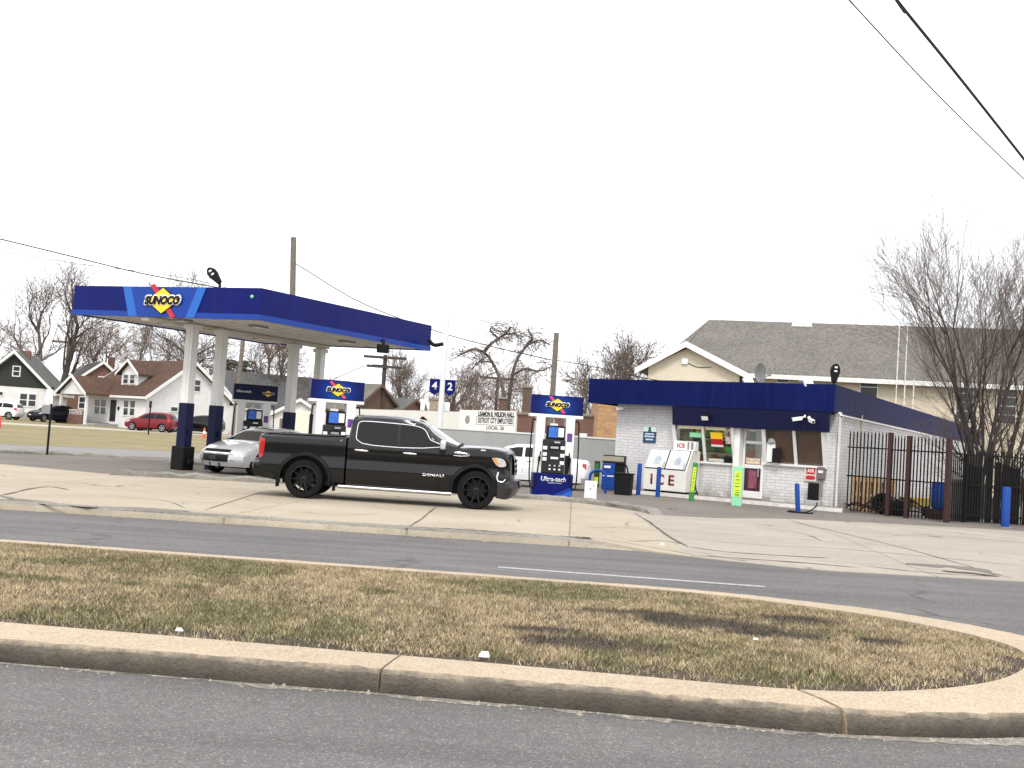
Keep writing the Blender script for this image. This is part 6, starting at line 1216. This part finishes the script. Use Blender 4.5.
for i, (u, vt, Y, lab) in enumerate(((88, 312, 150, 'thin bare tree over the roof of the red brown brick house'), (130, 322, 160, 'pale thin bare tree behind the dormer of the white house'), (176, 330, 150, 'pale thin bare tree behind the first canopy column'), (398, 362, 165, 'pale slim bare tree just right of the pole with two crossarms'), (436, 358, 170, 'pale slim bare tree behind the left number flag'), (472, 360, 165, 'pale slim bare tree left of the forked dark tree'), (546, 352, 160, 'pale slim bare tree left of the pole behind the front pump'), (622, 336, 140, 'pale bare tree close to the left gable of the tan building'))):
    tree_at(lab, u, vt, Y, 200 + i, .25, base=.5, lv=4, n0=8, first=.2, spread=.75, sub=(5, 5, 4, 3), rmin=.018, twig=TWIG if i % 2 else TWIGR)
# the forked tree with drooping tips, modelled limb by limb
r = thing('forked_tree', 'dark forked bare tree with drooping tips above the hall roof', 'tree', (at(503, 420, 92).x, 92, .2)); O_ = r.location
def Q(u, v, dy=0): return at(u, v, 92 + dy) - O_
b = MB(); ends = []
for pts, r0, r1 in (([(507, 440), (506, 415), (502, 385), (492, 362), (484, 352)], .2, .1), ([(507, 440), (508, 412), (511, 385), (516, 362), (527, 345)], .2, .1),
        ([(484, 352), (492, 343), (505, 334), (511, 327)], .15, .07), ([(484, 352), (474, 349), (466, 352), (458, 356)], .12, .05), ([(527, 345), (532, 338), (528, 330)], .15, .06), ([(513, 375), (525, 369), (540, 371), (552, 366)], .11, .04), ([(527, 345), (540, 340), (550, 345)], .1, .04), ([(492, 362), (480, 362), (470, 371)], .1, .04), ([(498, 338), (490, 330), (497, 324)], .08, .04), ([(505, 334), (515, 334), (521, 340)], .08, .03)):
    P = catmull([Q(u, v, random.uniform(-1.2, 1.2) if i else 0) for i, (u, v) in enumerate(pts)], 4); b.tube(P, [r0 + (r1 - r0) * i / (len(P) - 1) for i in range(len(P))], 7)
    ends += P[len(P) // 3:]
b.build('trunk', BARK, r, smooth=50)
rr = random.Random(6); b = MB()
for p in ends:
    for _ in range(3):
        d = Vector((rr.gauss(0, 1), rr.gauss(0, 1), rr.gauss(.2, .7))).normalized(); q = p; pts = [q]
        for i in range(4): d = (d + Vector((rr.gauss(0, .3), rr.gauss(0, .3), -.22))).normalized(); q = q + d * rr.uniform(.35, .6); pts.append(q)
        b.tube(pts, [.03, .024, .02, .016, .014], 3, cap=False)
        for k in (1, 2, 3):
            d2 = Vector((rr.gauss(0, 1), rr.gauss(0, 1), rr.gauss(-.2, .6))).normalized(); b.tube([pts[k], pts[k] + d2 * .5, pts[k] + d2 * .9 + Vector((0, 0, -.15))], [.017, .014, .012], 3, cap=False)
b.build('crown', TWIG, r)
# a dark evergreen by the canopy and the far brush
r = thing('evergreen_tree', 'dark evergreen showing between the second and third canopy columns', 'tree', (at(232, 420, 132).x, 132, .8)); b = MB(); b.tube([(0, 0, 0), (0, 0, 5)], [.3, .12], 7); b.build('trunk', BARKD, r); rr = random.Random(2); b = MB()
for i in range(2600):
    a, z = rr.uniform(0, 2 * pi), rr.random(); R = 3.0 * (1 - .55 * abs(z - .35)) * (1 + .25 * sin(3 * a + 9 * z)) * rr.uniform(.45, 1.0); c = Vector((R * cos(a), R * sin(a), 2.2 + 6.2 * z)); d = Vector((rr.gauss(0, 1), rr.gauss(0, 1), rr.gauss(0, .6))).normalized() * .38; e = d.orthogonal().normalized() * .16
    b.poly([c - d, c + e, c + d])
b.build('crown', mat('evergreen_needles', (.06, .062, .04), .9, var=.4, scale=1.5), r)
rr = random.Random(12); V, Fc = [], []
for i in range(240):
    u = rr.uniform(-60, 690); Y = rr.uniform(150, 210); p = at(u, 420, Y); limbs_h = rr.uniform(3.5, 7.5) * (1.25 if u > 390 else 1.0)
    for s_ in range(26):
        q = Vector((p.x + rr.gauss(0, 1.2), Y + rr.gauss(0, 1.5), .3 + limbs_h * rr.uniform(.0, .45))); d = Vector((rr.gauss(0, .35), rr.gauss(0, .3), 1)).normalized(); r_ = .06
        for k in range(3):
            q2 = q + d * limbs_h * .2; n = d.orthogonal().normalized() * r_; m_ = d.cross(n); bs = len(V); V += [q + n, q - n * .5 + m_, q - n * .5 - m_, q2 + n * .7, q2 - n * .35 + m_ * .7, q2 - n * .35 - m_ * .7]; Fc += [(bs, bs + 1, bs + 4, bs + 3), (bs + 1, bs + 2, bs + 5, bs + 4), (bs + 2, bs, bs + 3, bs + 5)]; q = q2; r_ *= .75; d = (d + Vector((rr.gauss(0, .3), rr.gauss(0, .3), .1))).normalized()
me = bpy.data.meshes.new('far_brush'); me.from_pydata([tuple(v) for v in V], [], Fc); me.materials.append(TWIGR); o = bpy.data.objects.new('far_brush', me); COL.objects.link(o); tag(o, 'hazy band of bare brown brush along the horizon behind the houses', 'brush', kind='stuff')
